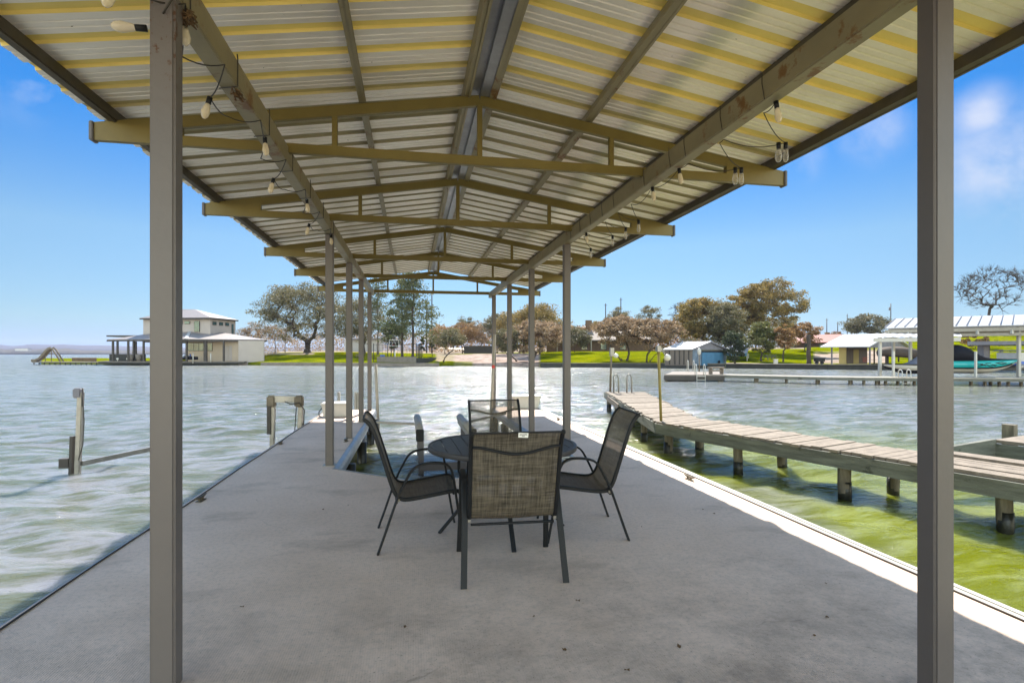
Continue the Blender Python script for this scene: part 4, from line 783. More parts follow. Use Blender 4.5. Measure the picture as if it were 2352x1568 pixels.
def blue_boathouse():
    t = thing('blue_boathouse', 'small boathouse with pale shingle roof and blue side walls', 'boathouse', (*Q(1595, 75), 0)); ez = 2.1
    C0, S0, G1 = Q(1590, 73.6), Q(1522, 76.2), Q(1673, 78.6)
    bk = (S0[0]+G1[0]-C0[0], S0[1]+G1[1]-C0[1]); mid = ((C0[0]+G1[0])/2, (C0[1]+G1[1])/2); bm_ = ((S0[0]+bk[0])/2, (S0[1]+bk[1])/2); rz = 3.2
    def ins(p, k=.93): cx = (C0[0]+bk[0])/2; cy = (C0[1]+bk[1])/2; return (cx+(p[0]-cx)*k, cy+(p[1]-cy)*k)
    c0, s0, g1, b1 = map(ins, (C0, S0, G1, bk))
    rf = MB(); rf.slab([(*C0, ez), (*mid, rz), (*bm_, rz), (*S0, ez)], .12); rf.slab([(*mid, rz), (*G1, ez), (*bk, ez), (*bm_, rz)], .12); ro = rf.obj('roof', M['roofwhite'], t)
    tr = MB(); a = Vector((*C0, ez-.08)); m_ = Vector((*mid, rz-.08)); b = Vector((*G1, ez-.08)); nn = Vector((-(b-a).normalized().y, (b-a).normalized().x, 0))*-.06
    tr.bar(a+nn, m_+nn, .1, .2); tr.bar(m_+nn, b+nn, .1, .2); tr.obj('barge_board', M['greycover'], ro)
    quadwall(MB(), s0, c0, -.2, ez-.12, .12).obj('side_wall', M['greywall'], t)
    mm = ((c0[0]+g1[0])/2, (c0[1]+g1[1])/2); gb = MB(); gb.add([(*c0, ez-.1), (*g1, ez-.1), (*mm, rz-.22), (c0[0]+.1, c0[1]+.1, ez-.1), (g1[0]+.1, g1[1]+.1, ez-.1), (mm[0]+.1, mm[1]+.1, rz-.22)], [(0, 1, 2), (5, 4, 3), (0, 3, 4, 1), (1, 4, 5, 2), (2, 5, 3, 0)]); gb.obj('gable', M['greycover'], t)
    L_ = Vector((*c0, 0)); Rr = Vector((*g1, 0))
    p1 = L_.lerp(Rr, .24); quadwall(MB(), c0, p1[:2], -.2, ez-.12, .12).obj('front_wall', M['bluewall'], t)
    quadwall(MB(), b1, g1, -.2, ez-.12, .12).obj('side_wall', M['bluewall'], t); quadwall(MB(), s0, b1, -.2, ez-.12, .12).obj('back_wall', M['bluewall'], t)
    for u in (.15, .35, .52, .68, .85): g = MB(); onwall(g, s0, c0, u, u+.045, -.1, ez-.2, .07, .05); g.obj('batten', M['darkbrown'], t)
    for u in (.05, .5): g = MB(); onwall(g, c0, p1[:2], u, u+.38, -.1, ez-.3, .08, .06); g.obj('door', M['bluewall'], t)
    hd = MB(); q0 = L_.lerp(Rr, .24); hd.bar(q0+Vector((0, 0, ez-.25)), Rr+Vector((0, 0, ez-.25)), .14, .22); hd.obj('header', M['darkbrown'], t)
    MB().prism([ins(C0, 1.05), ins(S0, 1.05), ins(bk, 1.05), ins(G1, 1.05)], -.7, -.2).obj('foundation', M['darkwall'], t)
    # canvas-covered boat inside
    bt = thing('canvas_covered_boat', 'boat wrapped in a square blue canvas inside the boathouse', 'covered boat', (*Q(1633, 76.5), 0)); q = MB()
    A = L_.lerp(Rr, .27); B = L_.lerp(Rr, .93); dv = (Rr-L_).normalized(); nv = Vector((-dv.y, dv.x, 0)); nv = nv if nv.y > 0 else -nv
    for j, (z, k) in enumerate(((-.28, 0.0), (1.55, 0), (1.75, .5))): pass
    vs = []
    for u in range(9):
        for w_ in range(2):
            p = A.lerp(B, u/8)-nv*.18*(1-abs(u-4)/4)*.4+nv*(w_*3.2); rip = .03*math.sin(u*2.1); vs += [(p.x-nv.x*rip, p.y-nv.y*rip, z) for z in (-.25, .6+.0, 1.62)]
    for u in range(9): p = A.lerp(B, u/8)+nv*1.0; vs.append((p.x, p.y, 1.72+.12*(1-abs(u-4)/4)))
    fs = []
    for u in range(8):
        a = u*6; b_ = (u+1)*6; fs += [(a, b_, b_+1, a+1), (a+1, b_+1, b_+2, a+2), (a+3, a+4, b_+4, b_+3), (a+4, a+5, b_+5, b_+4), (a+2, b_+2, 54+u+1, 54+u), (54+u, 54+u+1, b_+5, a+5), (a, a+3, b_+3, b_)]
    fs += [(0, 1, 4, 3), (1, 2, 54, 5, 4), (48, 51, 52, 49), (49, 52, 53, 62, 50)]
    q.add(vs, fs); q.obj('cover', M['blue'], bt)
    e = MB(); c = A.lerp(B, .72)-nv*.16+Vector((0, 0, .22)); e.lathe([(.16, 0), (.27, .02), (.27, .05), (.16, .07)], c, 14, axis=-nv); e.sph(c, .12, 8, 6); e.obj('emblem', M['navy'], bt)
    # blue tarp and low white canopy right of the boathouse
    q = MB(); q.slab([V3(1668, 797, 84), V3(1720, 800, 86), V3(1716, 812, 82), V3(1664, 811, 81)], .06); ca = thing('canopy', 'pale canopy with blue valance beside the dark juniper', 'canopy', (*Q(1690, 83), 0)); q.obj('canopy_top', M['roofwhite'], ca)
    q = MB(); q.bar(V3(1664, 813, 81), V3(1716, 814, 82), .05, .5); q.obj('valance', M['blue'], ca)
    for px, d in ((1665, 81), (1716, 82), (1668, 85.5), (1719, 86)): g = MB(); g.bar((*Q(px, d), 0), (*Q(px, d), Z(812, d)), .1, .1); g.obj('post', M['white'], ca)
    q = MB(); q.box((*Q(1783+0, 74.3), .35), (.5, .35, .6), -YAW); q = MB(); q.box((*Q(1781.5, 74), .3), (.5, .3, .62), -YAW); q.box((*Q(1781.5, 74), .66), (.58, .36, .1), -YAW); q.obj('utility_box', M['white'], label='small pale box on the shore edge below the oaks', category='box')
blue_boathouse()
def open_boathouse():
    t = thing('open_boathouse', 'open boathouse with wide silver roof and yellow wall panels', 'boathouse', (*Q(1985, 72), 0)); ez = 2.4; rz = 4.15
    E0, E1, G1 = Q(1883.5, 71.5), Q(1997, 68), Q(2096, 74); B0 = (E0[0]+G1[0]-E1[0], E0[1]+G1[1]-E1[1]); m1 = ((E1[0]+G1[0])/2, (E1[1]+G1[1])/2); m0 = ((E0[0]+B0[0])/2, (E0[1]+B0[1])/2)
    rf = MB(); rf.slab([(*E0, ez), (*E1, ez), (*m1, rz), (*m0, rz)], .12); rf.slab([(*m0, rz), (*m1, rz), (*G1, ez), (*B0, ez)], .12); rf.obj('roof', M['roofwhite'], t)
    gb = MB(); a, b, c = Vector((*E1, ez-.15)), Vector((*G1, ez-.15)), Vector((*m1, rz-.15)); k = Vector((E0[0]-E1[0], E0[1]-E1[1], 0)).normalized()*.5; gb.add([a+k, b+k, c+k, a+k*1.2, b+k*1.2, c+k*1.2], [(0, 1, 2), (5, 4, 3), (0, 3, 4, 1), (1, 4, 5, 2), (2, 5, 3, 0)]); gb.obj('gable', M['greycover'], t)
    MB().prism([Q(1927, 71.5), Q(1943, 71), Q(1945, 74), Q(1929, 74.5)], .05, ez+.5).obj('yellow_wall', M['yellow'], t)
    quadwall(MB(), Q(1943, 73.5), Q(1992, 72.5), .05, ez+.4, .1).obj('back_wall', M['greywall'], t)
    g = MB(); onwall(g, Q(1943, 73.5), Q(1992, 72.5), .35, .6, .1, 2.0, .08, .06); g.obj('door', M['yellow'], t)
    g = MB(); onwall(g, Q(1943, 73.5), Q(1992, 72.5), .78, .98, .3, 1.0, .1, .1); g.obj('panel', M['redroof'], t)
    for px, d in ((1910.5, 71.2), (1998, 69), (2008, 75), (2035, 71.5), (2064, 76), (2088, 75)):
        g = MB(); g.bar((*Q(px, d), -.1), (*Q(px, d), ez+.2), .14, .14); g.obj('post', M['greycover'] if px < 2000 else M['bark'], t)
    # shrouded boat on its lift
    bt = thing('covered_motorboat', 'brown-covered boat raised on a lift under the silver roof', 'boat', (*Q(2070, 69), 0)); vs = []; n = 14
    c0, c1 = Vector((*Q(2018, 68), 0)), Vector((*Q(2126, 66.5), 0)); dv = (c1-c0).normalized(); nv = Vector((-dv.y, dv.x, 0))
    for i in range(n+1):
        u = i/n; top = 2.35-1.3*max(0, u-.45)**1.3-.3*max(0, .2-u)*3; bot = 1.15-.35*u+(.35*max(0, u-.8)*5); w_ = 1.05*min(1, (1-u)*2.4+.12)*(.85+.15*min(1, u*6))
        for k, (sx, zz) in enumerate(((-1, bot+.45), (-.55, bot), (.55, bot), (1, bot+.45), (.55, top-.25), (0, top), (-.55, top-.25))): p = c0.lerp(c1, u)+nv*w_*sx; vs.append((p.x, p.y, zz))
    q = MB(); q.add(vs, [(i*7+k, i*7+(k+1) % 7, (i+1)*7+(k+1) % 7, (i+1)*7+k) for i in range(n) for k in range(7)]+[tuple(range(7)), tuple(n*7+k for k in range(6, -1, -1))], True); q.obj('cover', M['browncover'], bt)
    for u in (.2, .75): g = MB(); p = c0.lerp(c1, u); g.bar((p.x, p.y, -.5), (p.x, p.y, 1.2), .15, .15); g.obj('lift_leg', M['bark'], bt)
open_boathouse()
WD = -.1
def right_docks():
    # floating swim platform + walkway: one dock
    dk = thing('grey_walkway_dock', 'long pale walkway dock with square swim platform at its left end', 'dock', (*Q(1900, 36), WD))
    pl = [Q(1526, 39.4), Q(1664, 39.0), Q(1650, 46), Q(1545, 46.3)]; MB().prism(pl, WD-.16, WD).obj('platform', M['concrete_l'], dk)
    wk = [(1660, 39.2), (1760, 37.4), (1876, 35.7), (2020, 34.6), (2352, 33.4), (2900, 31)]
    near = [Q(p, d) for p, d in wk]; far = [Q(p, d+1.5) for p, d in wk]
    MB().prism(near+far[::-1], WD-.05, WD+.004).obj('walkway', M['pvc'], dk)
    g = MB(); 
    for a, b in zip(near, near[1:]): g.bar((*a, WD-.14), (*b, WD-.14), .06, .16)
    g.obj('fascia', M['fascia'], dk)
    g = MB(); a, b, c = Q(1526, 39.3), Q(1664, 38.9), Q(1526, 39.3); g.bar((*a, WD-.24), (*b, WD-.24), .06, .34); g.bar((*Q(1526, 39.5), WD-.24), (*Q(1544, 46.3), WD-.24), .06, .34); g.obj('platform_fascia', M['darkbrown'], dk)
    for px, d in ((1530, 39.6), (1540, 43), (1652, 39.2), (1658, 39.4), (1735, 38), (1739, 38), (1806, 37), (1876, 36), (1880, 37), (1952, 35.3), (1955, 36.4), (1984, 35), (2013, 34.9), (2018, 36), (2034, 34.9), (2062, 35), (2080, 35), (2100, 34.8), (2230, 34.3), (2262, 34.2), (2275, 35.4), (2295, 34.2), (2316, 34), (2345, 34)):
        p = MB(); p.box((*Q(px, d), WD-.6), (.13, .13, 1.1)); p.obj('pile', M['pile'], dk)
    # bench
    x, y = Q(1645, 40.2); t = thing('wooden_bench', 'weathered backless wooden bench on the swim platform', 'bench', (x, y, WD), -YAW+.5); MB().box((0, 0, .5), (1.5, .38, .07)).obj('seat', M['wood'], t, local=True)
    for s in (-1, 1):
        g = MB(); g.box((.6*s, 0, .23), (.09, .3, .47)); g.obj('leg', M['wood'], t, local=True)
    g = MB(); g.box((0, 0, .28), (1.2, .06, .1)); g.obj('stretcher', M['wood'], t, local=True)
    def ladder(px, d, lab, down=1., up=.85, wpx=None, mt='white', z=WD, wid=.5, gap=0.):
        x, y = Q(px, d); t = thing('swim_ladder', lab, 'ladder', (x, y, z), -YAW)
        for s in (-1, 1):
            g = MB(); g.tube([(wid/2*s, .35, 0), (wid/2*s, .34, up*.8), (wid/2*s, .25, up), (wid/2*s, .1, up), (wid/2*s, 0, up*.8), (wid/2*s, -.05, -down)], .03, 8); g.obj('rail', M[mt], t, local=True)
        for k in range(3): g = MB(); g.bar((-wid/2, -.05, -.1-.28*k), (wid/2, -.05, -.1-.28*k), .05, .04); g.obj('rung', M[mt], t, local=True)
    ladder(1610, 39.0, 'white swim ladder on the near edge of the swim platform', wid=.62, up=.75)
    ladder(1588, 45.9, 'curved white ladder rails on the far side of the swim platform', wid=.5, up=.95)
    ladder(2082, 34.6, 'pale swim ladder below the covered grey boat', wid=.55, up=.5)
    # lantern on the far edge
    x, y = Q(1606, 45.8); t = thing('lantern_post', 'slim post lantern with white head on the swim platform', 'lamp', (x, y, WD)); zt = Z(815, 45.8)
    g = MB(); g.rod((x, y, WD), (x, y, zt), .06, .045); g.obj('pole', M['driftpole'], t); g = MB(); g.lathe([(.05, 0), (.15, .12), (.17, .42), (.03, .6), (0, .6)], (x, y, zt), 8); g.obj('lantern_head', M['white'], t)
    # white boat shelter
    t = thing('white_boat_shelter', 'white steel boat shelter with ribbed pale roof at the right', 'boat shelter', (*Q(2180, 38), 0)); ez = 3.38; rz = 4.25
    E0, E1 = Vector((*Q(2032, 40), ez)), Vector((*Q(2560, 33), ez)); R0, R1 = Vector((*Q(2057, 42.6), rz)), Vector((*Q(2545, 35.6), rz)); dv = (E1-E0).normalized(); back = Vector((-dv.y, dv.x, 0))*5.6
    rf = MB(); n = 20
    pA = []; 
    for i in range(n+1):
        u = i/n; pA.append((E0.lerp(E1, u), R0.lerp(R1, u), E0.lerp(E1, u)+back))
    for i in range(n):
        a0, r0, b0 = pA[i]; a1, r1, b1 = pA[i+1]; rf.slab([a0, a1, r1, r0], .05); rf.slab([r0, r1, b1, b0], .05)
    ro = rf.obj('roof', M['roofwhite'], t)
    sm = MB()
    for i in range(0, n+1): a0, r0, b0 = pA[i]; sm.bar(a0+Vector((0, 0, .055)), r0+Vector((0, 0, .03)), .03, .05)
    sm.obj('seam', M['greycover'], ro)
    g = MB(); g.bar(E0+Vector((0, 0, -.28)), E1+Vector((0, 0, -.28)), .12, .22); g.bar(E0+Vector((0, .2, -.62)), E1+Vector((0, .2, -.62)), .14, .2); g.bar(E0+back+Vector((0, 0, -.28)), E1+back+Vector((0, 0, -.28)), .12, .22); g.bar(E0+Vector((0, 0, -.45)), E0+back+Vector((0, 0, -.45)), .12, .3); g.obj('eave_beam', M['pvc'], t)
    for u in (.02, .12, .3, .45, .6, .8): g = MB(); p = E0.lerp(E1, u); g.box((p.x, p.y, ez-.45), (.14, .14, .3)); g.obj('bracket', M['white'], t)
    for px, d in ((2021, 38.2), (2052, 41.5), (2091, 43.5), (2340, 36.2), (2180, 41), (2440, 34.5)):
        hh = 2.62 if px in (2021, 2052) else 3.3; g = MB(); g.box((*Q(px, d), (hh-.3)/2), (.17, .17, hh+.3), -YAW); g.obj('post', M['white'], t)
    # lower side roof
    lo = MB(); A, B = Vector((*Q(2006, 38), 2.62)), Vector((*Q(2210, 36), 2.62)); n = 60
    for i in range(n):
        p, q = A.lerp(B, i/n), A.lerp(B, (i+1)/n); z1, z2 = .018*math.sin(i*1.05), .018*math.sin((i+1)*1.05); bk = Vector((-dv.y, dv.x, 0))*2.6+Vector((0, 0, .35))
        lo.slab([p+Vector((0, 0, z1)), q+Vector((0, 0, z2)), q+bk+Vector((0, 0, z2)), p+bk+Vector((0, 0, z1))], .03)
    lo.obj('side_roof', M['roofwhite'], t); g = MB(); g.bar(A+Vector((.1, .1, -.2)), B+Vector((0, .1, -.2)), .1, .26); g.obj('side_beam', M['white'], t)
    MB().prism([Q(2016, 35.4), Q(2900, 32.6), Q(2900, 34), Q(2016, 37)], WD-.12, WD-.02).obj('slip_deck', M['pvc'], t)
    for px in (2052, 2241): g = MB(); g.box((*Q(px, 35.6 if px < 2100 else 34.9), .75), (.11, .11, 1.7)); g.obj('guide_post', M['white'], t)
    # dark carport behind on the right
    t = thing('dark_carport', 'flat dark-edged carport with a grey pier behind the white shelter', 'carport', (*Q(2280, 60), 0)); g = MB(); g.prism([Q(2222, 60), Q(2420, 56), Q(2420, 66), Q(2222, 68)], Z(790, 60)-.1, Z(790, 60)+.3); g.obj('roof', M['greycover'], t)
    for px, d in ((2258, 60.5), (2262, 67), (2400, 58)): g = MB(); g.box((*Q(px, d), 1.2), (.7, .7, 2.9)); g.obj('pier', M['greycover'], t)
    # speedboat
    def boat(name, lab, cat, c0, c1, beam, zk, zg, hullm, deckm, stripe, prof_top, canv):
        bt = thing(name, lab, cat, (*((Vector(c0)+Vector(c1))/2), zk)); c0 = Vector((*c0, 0)); c1 = Vector((*c1, 0)); dv = (c1-c0).normalized(); nv = Vector((-dv.y, dv.x, 0)); n = 20
        def ring(lst, nm, m_, closed=True):
            vs = []; k0 = None
            for i in range(n+1):
                r_ = lst(i/n); k0 = len(r_)
                for s, z in r_: p = c0.lerp(c1, i/n)+nv*s; vs.append((p.x, p.y, z))
            q = MB(); q.add(vs, [(i*k0+k, i*k0+(k+1) % k0, (i+1)*k0+(k+1) % k0, (i+1)*k0+k) for i in range(n) for k in range(k0)]+[tuple(range(k0)), tuple(n*k0+k for k in range(k0-1, -1, -1))], True); return q.obj(nm, m_, bt)
        def W_(u): return beam/2*(1 if u < .55 else max(.02, 1-((u-.55)/.45)**2.2))
        def zk_(u): return zk+(0 if u < .6 else (zg-.1-zk)*((u-.6)/.4)**2)
        def zg_(u): return zg+.12*u
        zs = lambda u: zk_(u)+(zg_(u)-zk_(u))*.42
        ring(lambda u: [(-W_(u)*.98, zs(u)), (-W_(u)*.75, zk_(u)+.12), (0, zk_(u)), (W_(u)*.75, zk_(u)+.12), (W_(u)*.98, zs(u))], 'hull', hullm)
        ring(lambda u: [(-W_(u)*1.0, zg_(u)), (-W_(u)*.99, zs(u)-.01), (W_(u)*.99, zs(u)-.01), (W_(u), zg_(u))], 'topsides', stripe)
        ring(lambda u: [(-W_(u)*1.03, zg_(u)+.03), (-W_(u)*1.03, zg_(u)-.03), (W_(u)*1.03, zg_(u)-.03), (W_(u)*1.03, zg_(u)+.03)], 'rub_rail', M['navy'])
        ring(lambda u: [(-W_(u)*1.02, zg_(u)+.02), (W_(u)*1.02, zg_(u)+.02), (W_(u)*.55, prof_top(u)-.08), (0, prof_top(u)), (-W_(u)*.55, prof_top(u)-.08)], 'cover', canv)
        return bt, c0, c1, dv, nv, W_, zg_, zs
    bt, c0, c1, dv, nv, W_, zg_, zs = boat('speedboat', 'black-covered speedboat with turquoise side stripe on its lift', 'boat', Q(2118, 37.2), Q(2336, 35.4), 2.2, .1, .95, M['cream'], 0, M['teal'], lambda u: .95+.12*u+(1.0*math.exp(-((u-.38)/.2)**2)+.14)*(1-u**3), M['navy'])
    # black graphics on the topsides
    g = MB(); rg = random.Random(2)
    side = -1 if (nv.y > 0) else 1
    for k in range(16):
        u = .50+.30*k/16; z = zs(u)+.08+rg.uniform(.05, .26); p = c0.lerp(c1, u)+nv*side*(W_(u)*1.0+.015); g.bar((p.x, p.y, z), (p+dv*rg.uniform(.12, .32)).to_tuple()[:2]+(z+rg.uniform(-.12, .12),), .02, .035)
    g.obj('side_graphic', M['navy'], bt)
    g = MB(); 
    for k in range(20):
        u0, u1 = .06+.86*k/20, .06+.86*(k+1)/20; a = c0.lerp(c1, u0)+nv*side*(W_(u0)+.012); b = c0.lerp(c1, u1)+nv*side*(W_(u1)+.012); g.bar((a.x, a.y, zs(u0)+.0), (b.x, b.y, zs(u1)+.0), .02, .09)
    g.obj('boot_stripe', M['navy'], bt)
    boat('covered_runabout', 'low runabout under a grey cover beside the white shelter post', 'boat', Q(2172, 36.6), Q(2030, 37.4), 1.7, .05, .62, M['navy'], 0, M['cream'], lambda u: .66+(1.15*math.exp(-((u-.35)/.25)**2))*(1-u), M['greycover'])
    # small pontoon boat far right
    bt = thing('pontoon_boat', 'small white and blue pontoon boat at the right edge', 'boat', (*Q(2350, 52), 0)); p = Vector((*Q(2362, 52), 0)); g = MB(); g.box((p.x, p.y, 1.1), (4.2, 2.2, .9), -YAW); g.obj('cabin', M['white'], bt); g = MB(); g.box((p.x, p.y, .55), (4.4, 2.3, .35), -YAW); g.obj('side_panel', M['bluepaint'], bt); g = MB(); g.box((p.x, p.y, 1.75), (4.6, 2.4, .1), -YAW); g.obj('roof', M['greycover'], bt)
    for s in (-1, 1): g = MB(); g.rod((p.x-2.3, p.y+.8*s, .2), (p.x+2.3, p.y+.8*s, .2), .28, .28, 10); g.obj('pontoon', M['alu'], bt)
right_docks()
#@@PIER
PZ = .08
def pier():
    t = thing('wooden_pier', 'weathered plank pier bending along the right side', 'pier', (5.5, 9, PZ))
    Ls = [Vector(p) for p in ((6.9, 18.3), (4.88, 10.01), (6.26, 5.56), (8.0, -.05))]; Rs = [Vector(p) for p in ((8.25, 17.95), (6.02, 10.5), (7.08, 5.82), (8.88, .2))]
    rg = random.Random(9)
    def seg(A, B, A2, B2, nm):
        mb = MB(); L_ = (B-A).length; n = int(L_/.145); 
        for i in range(n):
            u0, u1 = i/n+.05/n, (i+1)/n-.05/n; e0, e1 = rg.uniform(-.05, .04), rg.uniform(-.05, .06); z = PZ+rg.uniform(-.006, .008); tw = rg.uniform(-.004, .004)
            a, b = A.lerp(B, u0), A.lerp(B, u1); c, d = B2.lerp(A2, 1-u1), B2.lerp(A2, 1-u0); w1 = (c-b).normalized()
            a, b = a-w1*(.03+e0), b-w1*(.03+e0); c, d = c+w1*e1, d+w1*e1
            mb.slab([(*a, z), (*b, z+tw), (*c, z+tw), (*d, z)], .038)
        return mb.obj(nm, M['wood'], t, kind_note='')
    seg(Ls[0], Ls[1], Rs[0], Rs[1], 'deck_boards'); seg(Ls[1], Ls[2], Rs[1], Rs[2], 'deck_boards')
    # lengthwise planks on the shoreward run
    mb = MB(); n = 6
    for i in range(n):
        z = PZ+.002+rg.uniform(-.004, .01); a, b = Ls[2].lerp(Rs[2], i/n+.006), Ls[2].lerp(Rs[2], (i+1)/n-.006); c, d = Ls[3].lerp(Rs[3], (i+1)/n-.006), Ls[3].lerp(Rs[3], i/n+.006); mb.slab([(*a, z), (*b, z), (*c, z), (*d, z)], .04)
    a, b, c, d = Rs[2]+Vector((-.1, .25)), Rs[2]+Vector((.2, .2)), Rs[3]+Vector((.35, 0)), Rs[3]; mb.slab([(*a, PZ+.04), (*b, PZ+.04), (*c, PZ+.04), (*d, PZ+.04)], .035)
    mb.obj('lengthwise_boards', M['wood'], t)
    for side, off in ((Ls, 1), (Rs, -1)):
        for a, b in zip(side, side[1:]):
            g = MB(); nn = (b-a).normalized(); p = Vector((nn.y, -nn.x))*(-.02*off); g.bar((*(a-p), PZ-.14), (*(b-p), PZ-.14), .05, .2); g.obj('stringer', M['fascia'], t)
    g = MB(); g.bar((*Ls[0], PZ-.13), (*Rs[0], PZ-.13), .05, .18); g.obj('end_board', M['fascia'], t)
    # loose sagging board on the far left edge
    g = MB(); a = Ls[0].lerp(Ls[1], .12); b = Ls[0].lerp(Ls[1], .42); g.bar((a.x-.05, a.y, PZ-.16), (b.x-.06, b.y, PZ-.20), .04, .17); g.obj('loose_board', M['wood'], t)
    spots = [(6.98, 18.2), (7.35, 17.1), (6.45, 16.1), (7.9, 17.6), (5.95, 14.0), (7.0, 13.9), (5.42, 11.8), (6.45, 12.2), (5.12, 10.0), (6.0, 10.35), (5.52, 8.3), (6.56, 8.54), (6.08, 6.6), (7.0, 6.69), (6.68, 4.95), (7.55, 4.9), (7.25, 3.0), (8.1, 3.1)]
    for i, (x, y) in enumerate(spots):
        l = rg.uniform(-.03, .03); r_ = rg.uniform(.075, .09)
        g = MB(); wob = [Vector((x+l*(1-k/4)+rg.uniform(-.008, .008), y+rg.uniform(-.008, .008), WL-.3+(PZ-.05-WL+.3)*k/4)) for k in range(5)]
        p = g.tube(wob, [r_*.92, r_*.93, r_, r_, r_], 10); po = g.obj('pile', M['pile'], t)
        g = MB(); z2 = WL+.22+rg.uniform(-.04, .05); g.tube([(wob[0].x, wob[0].y, WL-.3), (wob[1].x, wob[1].y, WL+.08), (wob[2].x*.5+wob[1].x*.5, wob[1].y, z2)], [r_*1.05, r_*1.04, r_*1.02], 10); g.obj('wet_band', M['wetpile'], po)
    # lamp on the bend
    x, y = 4.98, 10.1; L1 = thing('lamp_pole', 'tall yellow-brown pole with round floodlight at the bend of the pier', 'lamp post', (x, y, PZ)); zt = Z(803, 10.75)
    g = MB(); g.tube([(x+.02, y, PZ), (x-.01, y, .8), (x-.035, y, zt+.0)], [.029, .028, .031], 8); g.obj('pole', M['poleyellow'], L1)
    g = MB(); g.bar((x-.08, y, zt+.02), (x+.0, y, zt+.02), .1, .12); g.tube([(x, y, zt), (x+.06, y-.02, zt-.05), (x+.09, y-.04, zt-.12)], .013, 6); g.obj('bracket', M['alu'], L1)
    g = MB(); c = Vector((x+.135, y-.06, zt-.16)); ax = Vector((-.2, -1, -.1)).normalized(); g.lathe([(0, .035), (.04, .03), (.066, .0), (.068, -.025), (.042, -.085), (.017, -.11), (0, -.11)], c, 16, axis=ax); g.obj('floodlight', M['globe'], L1)
    x, y = 7.02, 18.15; L2 = thing('lamp_pole', 'slender grey pole with small lamp at the far end of the pier', 'lamp post', (x, y, PZ)); zt = Z(805, 19.2)
    g = MB(); g.rod((x, y, PZ), (x+.05, y, zt), .04, .035); g.obj('pole', M['driftpole'], L2); g = MB(); g.box((x+.06, y, zt-.05), (.14, .12, .3)); g.obj('bracket', M['alu'], L2); g = MB(); g.sph((x+.2, y-.05, zt-.18), .09, sz=.9); g.obj('lamp_head', M['globe'], L2)
    # ladder rails at the far end
    L3 = thing('swim_ladder', 'stainless swim ladder rails at the far end of the plank pier', 'ladder', (7.7, 17.9, PZ))
    for px in (1415.5, 1445.5):
        x, y = Q(px, 18.7); g = MB(); r = Vector((C_, -S_, 0)); c = Vector((x, y, 0)); 
        g.tube([c-r*.09+Vector((0, 0, PZ)), c-r*.09+Vector((0, 0, .62)), c-r*.05+Vector((0, 0, .72)), c+r*.03+Vector((0, 0, .72)), c+r*.08+Vector((0, 0, .6)), c+r*.09+Vector((0, 0, -.7))], .028, 8); g.obj('rail', M['alu'], L3)
    # second pier, far right
    t = thing('neighbouring_pier', 'short greenish plank pier beyond the bent pier at right', 'pier', (11, 9, 0)); z = .1
    a, b = Vector((*G(2283, 1009, z), z)), Vector((*G(2352, 1017, z), z)); dv = (b-a).normalized(); 
    A = a; B = a+dv*6; bk = Vector((-dv.y, dv.x, 0))*(1.2 if dv.x > 0 else -1.2)
    MB().slab([A, B, B+bk, A+bk], .05).obj('deck_boards', M['wood'], t); g = MB(); g.bar(A+Vector((0, 0, -.18)), B+Vector((0, 0, -.18)), .06, .24); g.obj('stringer', M['fascia'], t)
    g = MB(); c = Vector((*G(2090, 1042, -.02), -.02)); e = A+Vector((0, 0, -.12)); g.bar(c+Vector((0, 0, -.12)), e, .07, .26); g.obj('brace_beam', M['fascia'], t)
    for px, py in ((2319, 1068), (2420, 1085)): x, y = G(px, py, WL); g = MB(); g.box((x, y, -.3), (.17, .17, .9), .3); g.obj('pile', M['pile'], t)
pier()
